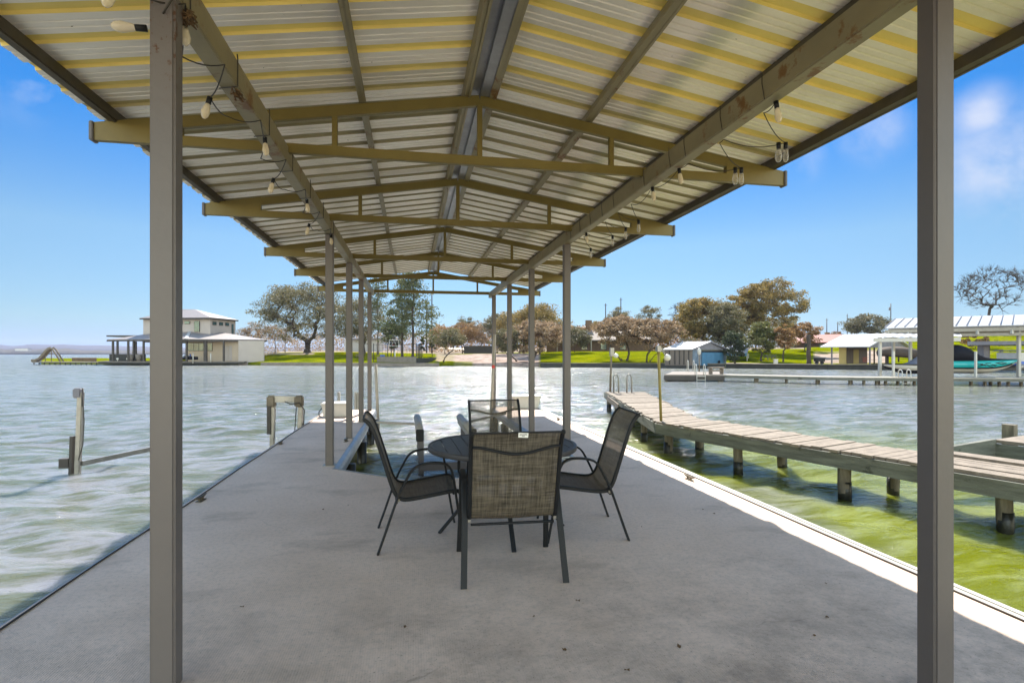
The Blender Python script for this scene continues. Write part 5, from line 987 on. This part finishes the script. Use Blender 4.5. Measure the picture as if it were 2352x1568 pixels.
#@@LIFTS
def lifts():
    # left lift mast
    x, y = -5.56, 10.29; t = thing('lift_post', 'leaning aluminium lift mast standing in open water at left', 'boat lift', (x, y, WL)); l = Vector((.05, 0, 0))
    g = MB(); g.bar((x-.05, y, WL-.5), (x+.02, y, .80), .085, .075, up=(0, 1, 0)); g.obj('mast', M['alu'], t, .012)
    g = MB(); g.bar((x-.12, y-.03, WL-.3), (x-.09, y-.03, .05), .045, .08, up=(0, 1, 0)); g.obj('sleeve', M['darkbrown'], t)
    g = MB(); g.box((x-.02, y, .78), (.13, .11, .17)); g.obj('cap', M['greycover'], t, .02)
    g = MB(); g.tube([(x+.07, y-.05, .80), (x+.10, y-.06, .3), (x+.08, y-.06, -.1), (x+.02, y-.07, -.35)], .008, 6); g.rod((x+.07, y-.04, .55), (x+.07, y-.04, .86), .012); g.obj('cable', M['cable'], t)
    e = Vector((*G(350, 1030, -.36), -.36)); g = MB(); g.bar((x+.04, y, -.42), e, .06, .08); g.obj('arm', M['alu'], t)
    g = MB(); g.box((x-.2, y-.02, -.40), (.14, .12, .16)); g.obj('end_block', M['darkbrown'], t)
    # second lift beside the slab
    a, b = Vector((*Q(627, 11), 0)), Vector((*Q(690, 11), 0)); t = thing('side_boat_lift', 'aluminium lift head frame rising beside the left edge of the slab', 'boat lift', (*a[:2], WL))
    for p, w_ in ((a, .085), (b, .09)): g = MB(); g.bar(p+Vector((-.03, 0, WL-.4)), p+Vector((.01, 0, .5)), w_, .12, up=(0, 1, 0)); g.obj('upright', M['alu'], t, .01)
    g = MB(); g.bar(a+Vector((0, -.02, .52)), b+Vector((.02, -.02, .51)), .10, .14); g.obj('header_beam', M['alu'], t, .008)
    for p in (a, b): g = MB(); g.box(p+Vector((-.02, -.03, .47)), (.17, .16, .24)); g.obj('corner_block', M['driftpole'], t, .03)
    g = MB(); g.box(a+Vector((-.06, -.05, .1)), (.07, .1, .6)); g.obj('motor_housing', M['darkbrown'], t)
    g = MB(); g.tube([b+Vector((-.28, -.12, .48)), b+Vector((-.15, -.14, .42)), b+Vector((.0, -.13, .45)), b+Vector((.1, -.12, .3)), b+Vector((.06, -.1, -.4))], .012, 6); g.tube([b+Vector((-.06, -.1, .35)), b+Vector((-.12, -.1, -.6))], .01, 6); g.obj('cable', M['cable'], t)
    # slip lift with carpeted bunks
    t = thing('slip_boat_lift', 'boat lift frame with padded bunk rails inside the slip', 'boat lift', (.6, 10, WL))
    for x, (y0, y1) in ((.14, (9.1, 11.3)), (1.02, (9.0, 11.2))):
        g = MB(); g.bar((x, y0, .06), (x-.02, y1, .06), .1, .13); g.tube([(x, y0+.0, .12), (x-.02, y1, .12)], .07, 12); g.obj('bunk', M['pvc'], t)
        g = MB(); g.box((x, y0-.02, .08), (.13, .06, .2)); g.obj('end_cap', M['black'], t, .01)
        for yy in (y0+.03, y1-.25): g = MB(); g.bar((x+.02, yy, WL-.3), (x+.02, yy, .03), .09, .07, up=(0, 1, 0)); g.obj('bunk_post', M['post'], t)
    g = MB(); g.bar((.14, 8.95, -.42), (1.1, 8.95, -.42), .1, .13); g.obj('cross_beam', M['post'], t)
    g = MB(); g.bar((-.95, 11.6, .02), (.12, 11.0, .02), .05, .05); g.obj('side_rod', M['alu'], t)
    g = MB(); g.bar((1.05, 11.0, .02), (2.1, 11.9, .1), .05, .05); g.obj('side_rod', M['alu'], t)
    # guide pipes
    for nm, lab, p0, p1, r_ in [('guide_pipe', 'leaning pale guide pipe just right of the last left post', (*Q(869, 14.6), -.6), (*Q(863, 14.6), Z(837, 14.6)), .042),
                             ('guide_pipe', 'pale guide pipe with red band near the last right post', (*Q(1127, 14.0), -.6), (*Q(1136, 14.0), Z(768, 14.0)), .038),
                             ('guide_pipe', 'short pipe stub behind the left white dock box', (*Q(778, 15.3), -.6), (*Q(778, 15.3), Z(900, 15.3)), .045),
                             ('guide_pipe', 'left pipe of the pair at the end of the left arm', (*Q(817, 14.9), -.6), (*Q(817, 14.9), Z(901, 14.9)), .04),
                             ('guide_pipe', 'right pipe of the pair at the end of the left arm', (*Q(823, 14.9), -.6), (*Q(823, 14.9), Z(901, 14.9)), .04)]:
        g = MB(); g.rod(p0, p1, r_, r_, 10); o = g.obj(nm, M['pvc'], label=lab, category='pipe')
        if 'red' in lab: g = MB(); c = Vector(p0).lerp(Vector(p1), .67); d_ = (Vector(p1)-Vector(p0)).normalized(); g.rod(c-d_*.04, c+d_*.04, r_+.004, r_+.004, 10); g.obj('band', M['red'], o)
    # dock boxes
    for lab, x, y, wd, dp, hh, rz in (('white lidded dock box on the far left arm, with a power cord', -1.72, 12.95, .58, .55, .32, 0), ('white lidded dock box at the far end of the right arm', 3.0, 13.95, .72, .5, .34, -.02)):
        t = thing('dock_box', lab, 'dock box', (x, y, 0), rz, 'white dock boxes'); g = MB(); vs = []
        for z, k in ((.01, .86), (hh*.86, 1.0)): vs += [(sx*wd/2*k, sy*dp/2*k, z) for sx, sy in ((-1, -1), (1, -1), (1, 1), (-1, 1))]
        g.add(vs, [(0, 3, 2, 1), (4, 5, 6, 7), (0, 1, 5, 4), (1, 2, 6, 5), (2, 3, 7, 6), (3, 0, 4, 7)]); g.obj('bin', M['white'], t, .012, local=True)
        g = MB(); g.box((0, 0, hh*.93), (wd*1.08, dp*1.08, hh*.13)); g.obj('lid', M['white'], t, .015, local=True)
        if x < 0: g = MB(); g.tube([(-.3, 0, .22), (-.38, -.05, .1), (-.36, -.12, .02), (-.3, -.2, .015)], .012, 6); g.obj('cord', M['cable'], t, local=True)
lifts()
#@@DOCK
def dock():
    t = thing('concrete_dock', 'broad shaded concrete dock slab forming a U round the boat slip', 'dock', (0, 0, 0))
    X0, X1 = -2.15, 3.30
    poly = [(X0, -6.2), (X1, -6.2), (X1, 14.3), (2.16, 14.3), (2.16, 7.02), (1.45, 6.16), (-.05, 6.22), (-.97, 7.02), (-.97, 14.3), (X0, 14.3)]
    bm = bmesh.new(); vs = [bm.verts.new((x, y, 0)) for x, y in poly]; f = bm.faces.new(vs); r = bmesh.ops.extrude_face_region(bm, geom=[f]); bmesh.ops.translate(bm, verts=[v for v in r['geom'] if isinstance(v, bmesh.types.BMVert)], vec=(0, 0, -.22)); bmesh.ops.recalc_face_normals(bm, faces=bm.faces)
    me = bpy.data.meshes.new('slab'); bm.to_mesh(me); bm.free(); me.materials.append(M['deck']); o = bpy.data.objects.new('slab', me); C.objects.link(o); o.parent = t
    g = MB(); g.box((X1+.022, 3.65, -.05), (.04, 21.3, .13)); g.box((X1-.012, 3.65, .004), (.05, 21.3, .008)); g.obj('edge_strip', M['white'], t)
    g = MB(); g.tube([(X1-.045+.006*math.sin(i*.7), -7+i*.43, .006) for i in range(50)], .006, 4); g.obj('edge_cord', M['bark'], t)
    g = MB(); g.box((X0-.012, 3.65, -.07), (.024, 21.3, .12)); g.obj('edge_strip', M['alu'], t)
    g = MB(); g.tube([(X0+.03+.008*math.sin(i*.9), -7+i*.43, .008) for i in range(50)], .006, 6); g.obj('edge_cord', M['cable'], t)
    # slip edging
    g = MB(); vs = [(-.97, .004), (-.955, .006), (-.915, -.015), (-.89, -.06), (-.89, -.15), (-.97, -.15)]; y0, y1 = 7.0, 14.28; n = 6
    g.add([(x, y0, z) for x, z in vs]+[(x, y1, z) for x, z in vs], [(i, (i+1) % n, n+(i+1) % n, n+i) for i in range(n)]+[tuple(range(n)), tuple(range(2*n-1, n-1, -1))]); g.obj('slip_channel', M['galv'], t)
    g = MB(); g.add([(1.19-x, y0, z) for x, z in vs]+[(1.19-x, y1, z) for x, z in vs], [(i, (i+1) % n, n+(i+1) % n, n+i) for i in range(n)]+[tuple(range(n)), tuple(range(2*n-1, n-1, -1))]); g.obj('slip_channel', M['galv'], t)
    g = MB()
    for a, b in (((-.97, 7.02), (-.05, 6.22)), ((-.05, 6.22), (1.45, 6.16)), ((1.45, 6.16), (2.16, 7.02))): g.bar((*a, -.06), (*b, -.06), .03, .13)
    g.obj('slip_trim', M['alu'], t)
    for x in (-1.0, 2.2, -2.0, 3.15):
        for y in (8.4, 10.4, 12.6, 14.1): g = MB(); g.rod((x+(.08 if x == -1 else 0), y, WL-.5), (x+(.08 if x == -1 else 0), y, -.22), .09, .09, 10); g.obj('piling', M['wetpile'], t)
    for x in (-2.0, 3.15, -.4, 1.4):
        for y in (6.6 if x in (-2.0, 3.15) else 6.0, 4, 1): g = MB(); g.rod((x, y, WL-.5), (x, y, -.22), .1, .1, 10); g.obj('piling', M['wetpile'], t)
    for x, y, rz in ((-2.04, 5.73, 1.5), (-2.06, 9.08, 1.5), (-1.06, 9.15, 1.4), (3.14, 5.64, 1.6), (3.14, 11.2, 1.6), (2.25, 7.6, 1.6)):
        g = MB(); q = lambda u, v, z: (x+u*math.cos(rz)-v*math.sin(rz), y+u*math.sin(rz)+v*math.cos(rz), z)
        g.tube([q(-.11, 0, .05), q(-.06, 0, .038), q(.06, 0, .038), q(.11, 0, .05)], [.008, .013, .013, .008], 8); g.rod(q(-.03, 0, 0), q(-.03, 0, .035), .014); g.rod(q(.03, 0, 0), q(.03, 0, .035), .014); g.box(q(0, 0, .004), (.12, .05, .01), rz); g.obj('cleat', M['driftpole'] if x > 0 else M['rust_dark'], t)
dock()
#@@ROOF
CXR = .59
def shelter():
    t = thing('dock_shelter', 'tan steel boat dock shelter with gabled ribbed metal roof', 'boat shelter', (0, 0, 0))
    YB, YF = -1.2, 14.95; PIT = .16; ZR = 3.80
    def zr(x): return ZR-PIT*abs(x-CXR)          # underside of sheet
    per = .285; prof = []
    # (y, dz, is_rib) one period: wide raised rib, two small stiffeners
    def sheet(sgn):
        pts = []; y = YB; k = 0
        ys = []
        while y < YF:
            for dy, dz in ((0, 0), (.008, .02), (.092, .02), (.100, 0), (.158, 0), (.164, .009), (.172, .009), (.178, 0), (.218, 0), (.224, .009), (.232, .009), (.238, 0)):
                if y+dy < YF: ys.append((y+dy, dz))
            y += per
        rows = []; 
        xs = [0.02]+[.5*i for i in range(1, 6)]+[3.03]
        for yy, dz in ys:
            for i, xx in enumerate(xs): 
                X = CXR+sgn*(xx+(.003*math.sin(yy*9)+.004*math.sin(yy*31) if i == len(xs)-1 else 0)); rows.append((X, yy, zr(X)+dz))
        m = len(xs); me = bpy.data.meshes.new('roof_sheet'); fs = []; mi = []
        for i in range(len(ys)-1):
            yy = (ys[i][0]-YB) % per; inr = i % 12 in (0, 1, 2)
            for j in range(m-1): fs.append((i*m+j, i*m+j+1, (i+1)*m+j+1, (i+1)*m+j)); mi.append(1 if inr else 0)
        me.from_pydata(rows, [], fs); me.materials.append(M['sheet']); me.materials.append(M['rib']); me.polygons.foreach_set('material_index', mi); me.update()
        o = bpy.data.objects.new('roof_sheet', me); C.objects.link(o); o.parent = t; so_ = o.modifiers.new('t', 'SOLIDIFY'); so_.thickness = .003; so_.offset = 1
        return o
    sheet(-1); sheet(1)
    g = MB(); g.slab([(CXR-.16, YB, zr(CXR-.16)+.06), (CXR, YB, ZR+.06), (CXR, YF+.03, ZR+.06), (CXR-.16, YF+.03, zr(CXR-.16)+.06)], .02); g.slab([(CXR, YB, ZR+.06), (CXR+.16, YB, zr(CXR+.16)+.06), (CXR+.16, YF+.03, zr(CXR+.16)+.06), (CXR, YF+.03, ZR+.06)], .02); g.obj('ridge_cap', M['galv'], t)
    # purlins
    def purlin(x, w_, h, m_, nm='purlin', dz=0, lip=True):
        g = MB(); zt = zr(x)-.004-dz; a = PIT*(1 if x < CXR else -1); 
        g.box((x, (YB+YF)/2, zt-h/2), (w_, YF-YB-.04, h), ry=-math.atan(a))
        if lip: g.box((x+w_*.35, (YB+YF)/2, zt-h-.004), (w_*.3, YF-YB-.05, .008), ry=-math.atan(a))
        g.obj(nm, m_, t)
    for s in (-1, 1): purlin(CXR+s*1.0, .06, .07, M['beam']); purlin(CXR+s*.115, .055, .09, M['beam'], 'ridge_purlin'); purlin(CXR+s*1.93, .05, .07, M['rust_dark']); purlin(CXR+s*2.87, .06, .085, M['rust_dark'], 'eave_purlin')
    g = MB(); g.box((CXR, (YB+YF)/2, ZR-.055), (.16, YF-YB-.03, .01)); g.box((CXR+.045, (YB+YF)/2, ZR-.08), (.09, YF-YB-.03, .03)); g.obj('ridge_channel', M['galv'], t)
    # trusses
    zb = 3.10
    for y in (-.6, 1.6, 4.66, 6.91, 9.60, 11.93, 14.80):
        tr = thing_part('truss', t, (CXR, y, zb)); th = .05
        def ztop(x): return zr(x)-.085
        bc = MB(); bc.box((CXR, y, zb+.04), (4.8, th, .08)); 
        o1 = bc.obj('bottom_chord', M['truss'], tr, .004)
        for s in (-1, 1):
            g = MB(); a = (CXR+s*2.4, y, ztop(CXR+s*2.4)-.045); b = (CXR, y, ztop(CXR)-.045); g.bar(a, b, th, .09, up=(0, 0, 1)); g.obj('top_chord', M['truss'], tr, .004)
            g = MB(); x0, x1 = CXR+s*2.38, CXR+s*3.0; e = .026
            P = [(x0, zb), (x1, zb), (x1, zb+.135), (x0, ztop(x0)+.005)]
            g.add([(x, y-e, z) for x, z in P]+[(x, y+e, z) for x, z in P], [(0, 1, 2, 3), (7, 6, 5, 4)]+[(i, 4+i, 4+(i+1) % 4, (i+1) % 4) for i in range(4)]); g.obj('end_plate', M['truss'], tr)
            g = MB(); g.box((x1+s*.012, y, zb+.066), (.03, .085, .15)); g.obj('end_cap', M['post'], tr, .006)
            g = MB(); x = CXR+s*1.22; g.box((x, y, (zb+.07+ztop(x)-.06)/2), (.045, th*.8, ztop(x)-.06-zb-.07)); g.obj('web', M['truss'], tr, .003)
        g = MB(); g.box((CXR, y, (zb+.07+ztop(CXR)-.06)/2), (.045, th*.8, ztop(CXR)-.06-zb-.07)); g.obj('web', M['truss'], tr, .003)
    # beams
    for x in (-1.045, 2.17):
        g = MB(); g.box((x, 6.83, 3.078), (.105, 15.84, .155)); g.obj('beam', M['beam'], t, .008)
    # posts
    for x, ys in ((-1.045, (2.55, 7.25, 9.47, 11.66, 13.98)), (2.17, (1.875, 7.3, 9.55, 11.8, 14.1))):
        for y in ys:
            po = MB(); po.box((x, y, 1.5), (.1, .09, 3.0)); po.obj('post', M['post_rusty' if (x < 0 and y == 2.55) else 'post'], t, .010)
    for s, x in ((-1, -1.045), (1, 2.17)):
        for y in (7.25, 9.47, 11.66, 13.98):
            g = MB(); g.box((x, y, .004), (.16, .15, .008)); g.obj('base_plate', M['alu'], t)
def thing_part(name, parent, loc):
    o = bpy.data.objects.new(name, None); C.objects.link(o); o.location = loc; o.parent = parent; return o
shelter()
#@@FURN
def table():
    cx, cy, Rr, z = .74, 4.34, .61, .71; t = thing('patio_table', 'round black slatted metal table in the middle of the chairs', 'table', (cx, cy, 0), .03)
    g = MB(); n = 12; step = 2*(Rr-.03)/n
    for i in range(n):
        a, b = -(Rr-.03)+i*step+.004, -(Rr-.03)+(i+1)*step-.004
        la, lb = [math.sqrt(max(0, (Rr-.025)**2-q*q)) for q in (a, b)]
        g.slab([(a, -la, z-.004), (b, -lb, z-.004), (b, lb, z-.004), (a, la, z-.004)], .012)
    g.obj('slats', M['tabletop'], t, local=True)
    g = MB(); g.lathe([(Rr-.035, z-.03), (Rr-.035, z-.002), (Rr-.028, z), (Rr-.004, z), (Rr, z-.006), (Rr, z-.034), (Rr-.006, z-.04), (Rr-.03, z-.04), (Rr-.035, z-.03)], n=72); g.obj('rim', M['tabletop'], t, local=True)
    g = MB(); g.box((0, 0, z-.03), (.05, 1.15, .025)); g.box((0, 0, z-.034), (1.15, .05, .025)); g.obj('support_frame', M['black'], t, local=True)
    for k in range(4):
        a = math.radians(-92+90*k); u = Vector((math.cos(a), math.sin(a), 0)); lat = Vector((-u.y, u.x, 0)); g = MB()
        g.strip([u*.33+Vector((0, 0, z-.045)), u*.36+Vector((0, 0, .62)), u*.36+Vector((0, 0, .5)), u*.30+Vector((0, 0, .36)), u*.30+Vector((0, 0, .28)), u*.38+Vector((0, 0, .16)), u*.52+Vector((0, 0, 0))], .034, .024, lat); g.obj('leg', M['black'], t, local=True)
    g = MB(); g.lathe([(.30, .31), (.315, .30), (.315, .34), (.30, .33), (.30, .31)], n=28); g.obj('ring', M['black'], t, local=True)
table()
def chair_make():
    t = thing('sling_chair', '', 'chair'); w = .235
    prof = [(.275, .375), (.262, .408), (.225, .418), (.12, .405), (-.02, .385), (-.12, .375), (-.175, .385), (-.212, .425), (-.242, .50), (-.285, .64), (-.335, .80), (-.375, .905), (-.41, .955), (-.435, .972)]
    def sm(pr):
        out = []
        for i in range(len(pr)-1):
            for k in range(4):
                u = k/4; p0, p1, p2, p3 = pr[max(i-1, 0)], pr[i], pr[i+1], pr[min(i+2, len(pr)-1)]
                out.append(tuple(.5*((2*p1[j])+(-p0[j]+p2[j])*u+(2*p0[j]-5*p1[j]+4*p2[j]-p3[j])*u*u+(-p0[j]+3*p1[j]-3*p2[j]+p3[j])*u**3) for j in (0, 1)))
        return out+[pr[-1]]
    P = sm(prof); nx = 8
    mb = MB(); vs = [((-w+2*w*i/nx), y, z-.012*(1-(2*i/nx-1)**2)*(1 if y > -.15 else 0)) for y, z in P for i in range(nx+1)]
    vs = [(x, y-(.012*(1-(x/w)**2) if z > .45 else 0), z) for x, y, z in vs]
    mb.add(vs, [(r*(nx+1)+i, r*(nx+1)+i+1, (r+1)*(nx+1)+i+1, (r+1)*(nx+1)+i) for r in range(len(P)-1) for i in range(nx)], True); mb.obj('sling', M['sling'], t, local=True)
    for s in (-1, 1):
        g = MB(); g.strip([(s*(w+.008), y, z) for y, z in P], .022, .028); g.obj('side_rail', M['black'], t, local=True)
        loop = [(.30, 0), (.262, .2), (.235, .38), (.215, .52), (.19, .595), (.14, .632), (.06, .642), (-.03, .630), (-.085, .60), (-.13, .53), (-.185, .42), (-.23, .30), (-.285, .14), (-.335, 0)]
        fr = MB(); L_ = sm(loop); fr.strip([(s*(w+.032+.03*abs(.4-z)*(1 if z < .4 else 0)), y, z) for y, z in L_], .034, .017); fr.obj('arm_and_legs', M['black'], t, local=True)
        g = MB(); g.bar((s*(w+.0), -.19, .375), (s*(w+.03), -.19, .375), .02, .02); g.obj('bolt', M['alu'], t, local=True)
    g = MB(); g.tube([(-w+.0+2*w*i/16, -.392-.014*math.sin(math.pi*i/16), .88-.045*(1-math.cos(2*math.pi*i/16))/2) for i in range(17)], .009, 8); g.obj('back_brace', M['black'], t, local=True)
    g = MB(); g.tube([(-w, -.20, .352), (w, -.20, .352)], .009, 8); g.obj('stretcher', M['black'], t, local=True)
    g = MB(); g.tube([(-w, .22, .395), (w, .22, .395)], .009, 8); g.obj('stretcher', M['black'], t, local=True)
    g = MB(); g.strip([(-w, -.437, .972), (w, -.437, .972)], .012, .012, (0, 0, 1)); g.obj('top_hem', M['black'], t, local=True)
    return t
ch0 = chair_make()
def put(o, x, y, rz, lab, mt, s=1.):
    o.location = (x, y, 0); o.rotation_euler = (0, 0, rz); o['label'] = lab; o['group'] = 'sling chairs round the table'; o.scale = (s, 1, 1)
    for c in o.children:
        if c.name.startswith('sling'): c.data = c.data.copy(); c.data.materials[0] = M[mt]
    return o
cL = dup(ch0); cR = dup(ch0); cB = dup(ch0)
put(ch0, .655, 3.60, math.radians(-2.5), 'nearest sling chair with its woven back to us and a white tag on top', 'sling', 1.16)
put(cL, .08, 4.28, math.radians(-90+3), 'sling chair at the left of the table, seen side-on facing right', 'sling_dark', 1.1)
put(cR, 1.36, 4.24, math.radians(90-6), 'sling chair at the right of the table, seen side-on facing left', 'sling_dark', 1.1)
put(cB, .835, 4.98, math.radians(180+1), 'sling chair on the far side of the table with see-through back', 'sling_thin', 1.05)
def tag_front():
    g = MB(); g.box((.025, -.452, .958), (.052, .004, .028), 0, 0, .07); o = g.obj('brand_tag', M['tag'], ch0, local=True)
    g = MB(); rg = random.Random(1)
    for i in range(9): g.box((.007+i*.0045, -.4555, .962+rg.uniform(-.001, .001)), (.0028, .002, .006))
    for i in range(4): g.box((.018+i*.004, -.4555, .952), (.0025, .002, .004))
    g.obj('print', M['black'], o, local=True)
tag_front()
def sag(pts):
    out = []
    for a, b in zip(pts, pts[1:]):
        for k in range(6): u = k/6; out.append(a.lerp(b, u)+Vector((0, 0, -.10*(b-a).length*4*u*(1-u))))
    return out+[pts[-1]]
def lights():
    M_ = M['cable']
    def bulb(root, p, big=.032, dusty=True, ax=(0, 0, -1)):
        ax = Vector(ax).normalized(); g = MB(); g.rod(Vector(p), Vector(p)+ax*.045, .015, .014, 10); s = g.obj('socket', M['black'], root)
        g = MB(); c = Vector(p)+ax*.04; q = [(.011, 0), (.016, .012), (big*.85, .035), (big, .055), (big*.85, .078), (big*.45, .092), (0, .096)]; g.lathe(q, c, 14, axis=ax); g.obj('bulb', M['bulb_dusty' if dusty else 'bulb'], s)
    L1 = thing('string_lights', 'string of dusty globe bulbs wound round the left roof beam', 'string lights', (-1.0, 3, 3)); R1 = thing('string_lights', 'string of clear bulbs looped along the right roof beam', 'string lights', (2.3, 3, 3))
    xb = -1.045; ys = [2.35, 2.68, 3.35, 4.05, 4.8, 5.6, 6.4, 7.2]; 
    cab = []
    for i, y in enumerate(ys):
        b = Vector((xb+(.02 if i % 2 else -.10), y, 2.985 if i % 2 else 2.93))
        bulb(L1, b, .023, True, (.1 if i % 2 else -.2, -.15, -1))
        cab.append(b)
        if i < len(ys)-1:
            y2 = (y+ys[i+1])/2; cab.append(Vector((xb-.08, y2-.1, 2.93))); cab.append(Vector((xb+.07, y2+.05, 2.985)))
        wr = MB(); wr.tube([(xb-.058, y+.02, 2.996), (xb+.058, y-.03, 2.994), (xb+.061, y-.04, 3.15), (xb+.061, y-.05, 3.17)], .0035, 6); wr.obj('loop', M_, L1)
    g = MB(); g.tube(sag(cab), .0035, 6); g.obj('cable', M_, L1)
    g = MB(); b = Vector((*Q(338, 2.36), Z(66, 2.36))); bulb(L1, b, .024, True, (-1, -.2, -.15)); g.tube([(-.985, 2.49, 2.98), (-1.03, 2.492, 2.9), tuple(b+Vector((.02, .01, 0)))], .004, 6); g.obj('cable', M_, L1)
    # rusty nest-like tangle where the left post meets the beam
    rg = random.Random(3)
    for k in range(26):
        if k in (0, 18): g = MB()
        p = Vector((-.99, 2.62, 2.96)) if k < 18 else Vector((-1.0, 3.38, 2.975)); q = [p+Vector((rg.uniform(-.03, .03), rg.uniform(-.05, .05), rg.uniform(-.03, .025))) for _ in range(4)]; g.tube(q, .004, 4)
        if k in (17, 25): g.obj('debris_tangle', M['leafdry'], L1)
    xr = 2.17; cab = []
    for i, (y, kind) in enumerate(((2.9, 0), (3.35, 1), (3.85, 1), (4.1, 0), (4.6, 0), (5.35, 2), (5.7, 2), (6.1, 2), (6.5, 0), (6.9, 2))):
        if kind == 0: b = Vector((xr+.02, y, 2.99)); bulb(R1, b, .021, True, (.1, -.1, -1)); cab.append(b)
        elif kind == 1: b = Vector((xr+.36, y-.1, 2.90)); bulb(R1, b, .019, False); bulb(R1, b+Vector((-.04, .02, .005)), .024, False); cab += [Vector((xr+.06, y-.28, 3.0)), b, Vector((xr+.08, y+.2, 3.02))]
        else: b = Vector((xr+.22, y, 2.88)); bulb(R1, b, .019, False); cab += [Vector((xr+.07, y-.15, 3.0)), b]
        wr = MB(); wr.tube([(xr-.058, y, 2.996), (xr-.061, y+.02, 3.1), (xr-.061, y+.02, 3.17)], .0025, 5); wr.obj('loop', M_, R1)
    g = MB(); g.tube(sag(cab), .003, 6); g.obj('cable', M_, R1)
lights()
def debris():
    g0 = None
    pts = [(742, 1170), (800, 1160), (1327, 1380), (1226, 1416), (1296, 1493), (1900, 1418), (1897, 1340), (1440, 1540), (1474, 1210), (1640, 1180), (1100, 1208), (590, 1148), (556, 1394), (1560, 1486), (1870, 1460), (1615, 1170), (930, 1440), (470, 1146)]
    LB = ['curled dry leaf on the open slab left of the left chair', 'dry leaf crumb halfway between the left chair and the slab edge', 'dark leaf crumb just past the front chair right foot', 'largest brown leaf on the slab in front of the chairs', 'small brown leaf nearest the camera in the middle of the slab', 'leaf crumb left of the right front post, lower of two', 'leaf crumb left of the right front post, upper of two', 'tiny leaf speck close to the camera right of centre', 'leaf bit just right of the right chair rear foot', 'leaf speck between the right chair and the sunlit strip', 'leaf crumb under the seat of the left chair', 'leaf crumb near the left edge trim before the first left post', 'faint leaf speck just right of the left front post', 'leaf speck low on the slab towards the right front post', 'leaf speck beside the right front post base', 'leaf crumb right of the right chair near the shade line', 'pale leaf fragment left of centre in the foreground', 'dry leaf by the left slab edge near the first cleat']
    for i, (px, py) in enumerate(pts):
        x, y = G(px, py, 0); 
        if g0 is None:
            g = MB(); n = 8; vs = [(0, 0, .006)]+[(.016*math.cos(a*6.28/n)*(1+.5*(a % 2)), .011*math.sin(a*6.28/n), .003+.006*(a % 3)) for a in range(n)]; g.add(vs, [(0, 1+k, 1+(k+1) % n) for k in range(n)]); g0 = g.obj('dry_leaf', M['leafdry']); g0['label'] = 'tiny curled dry leaf lying on the concrete'; g0['category'] = 'leaf'; g0['group'] = 'dry leaves scattered on the slab'; o = g0
        else: o = g0.copy(); C.objects.link(o)
        o['label'] = LB[i]
        o.location = (x, y, .001); o.rotation_euler = (0, 0, i*1.3); s = .45+.5*R.random(); o.scale = (s, s, s)
    o = MB(); x, y = G(1088, 1144, 0); x, y = G(1090, 1149, 0); o.tube([(x-.03, y, .01), (x, y+.01, .014), (x+.04, y, .01)], [.008, .014, .006], 6); o.obj('white_feather', M['tag'], label='small white scrap on the slab between the left chair and table', category='scrap')
    # rope at the foot of the first right post
    g = MB(); g.tube([(1.98, 7.22, .012), (2.06, 7.10, .014), (2.16, 7.12, .012), (2.22, 7.02, .014), (2.08, 6.96, .012), (1.98, 7.02, .014), (2.1, 7.16, .02)], .010, 6); g.obj('rope', M['rope'], label='short loop of pale rope at the foot of the first right post', category='rope')
debris()

def haze():
    m = bpy.data.materials.new('haze'); m.use_nodes = True; N = m.node_tree.nodes; L = m.node_tree.links; N.clear(); o = N.new('ShaderNodeOutputMaterial'); v = N.new('ShaderNodeVolumePrincipled')
    v.inputs['Color'].default_value = (.55, .64, 1, 1); v.inputs['Density'].default_value = .0001; v.inputs['Anisotropy'].default_value = .2; L.new(v.outputs[0], o.inputs['Volume'])
    g = MB(); g.box((0, 800, 40), (9000, 6400, 92)); g.obj('haze', m, label='thin pale air over the far end of the lake', category='haze', kind='stuff')
haze()
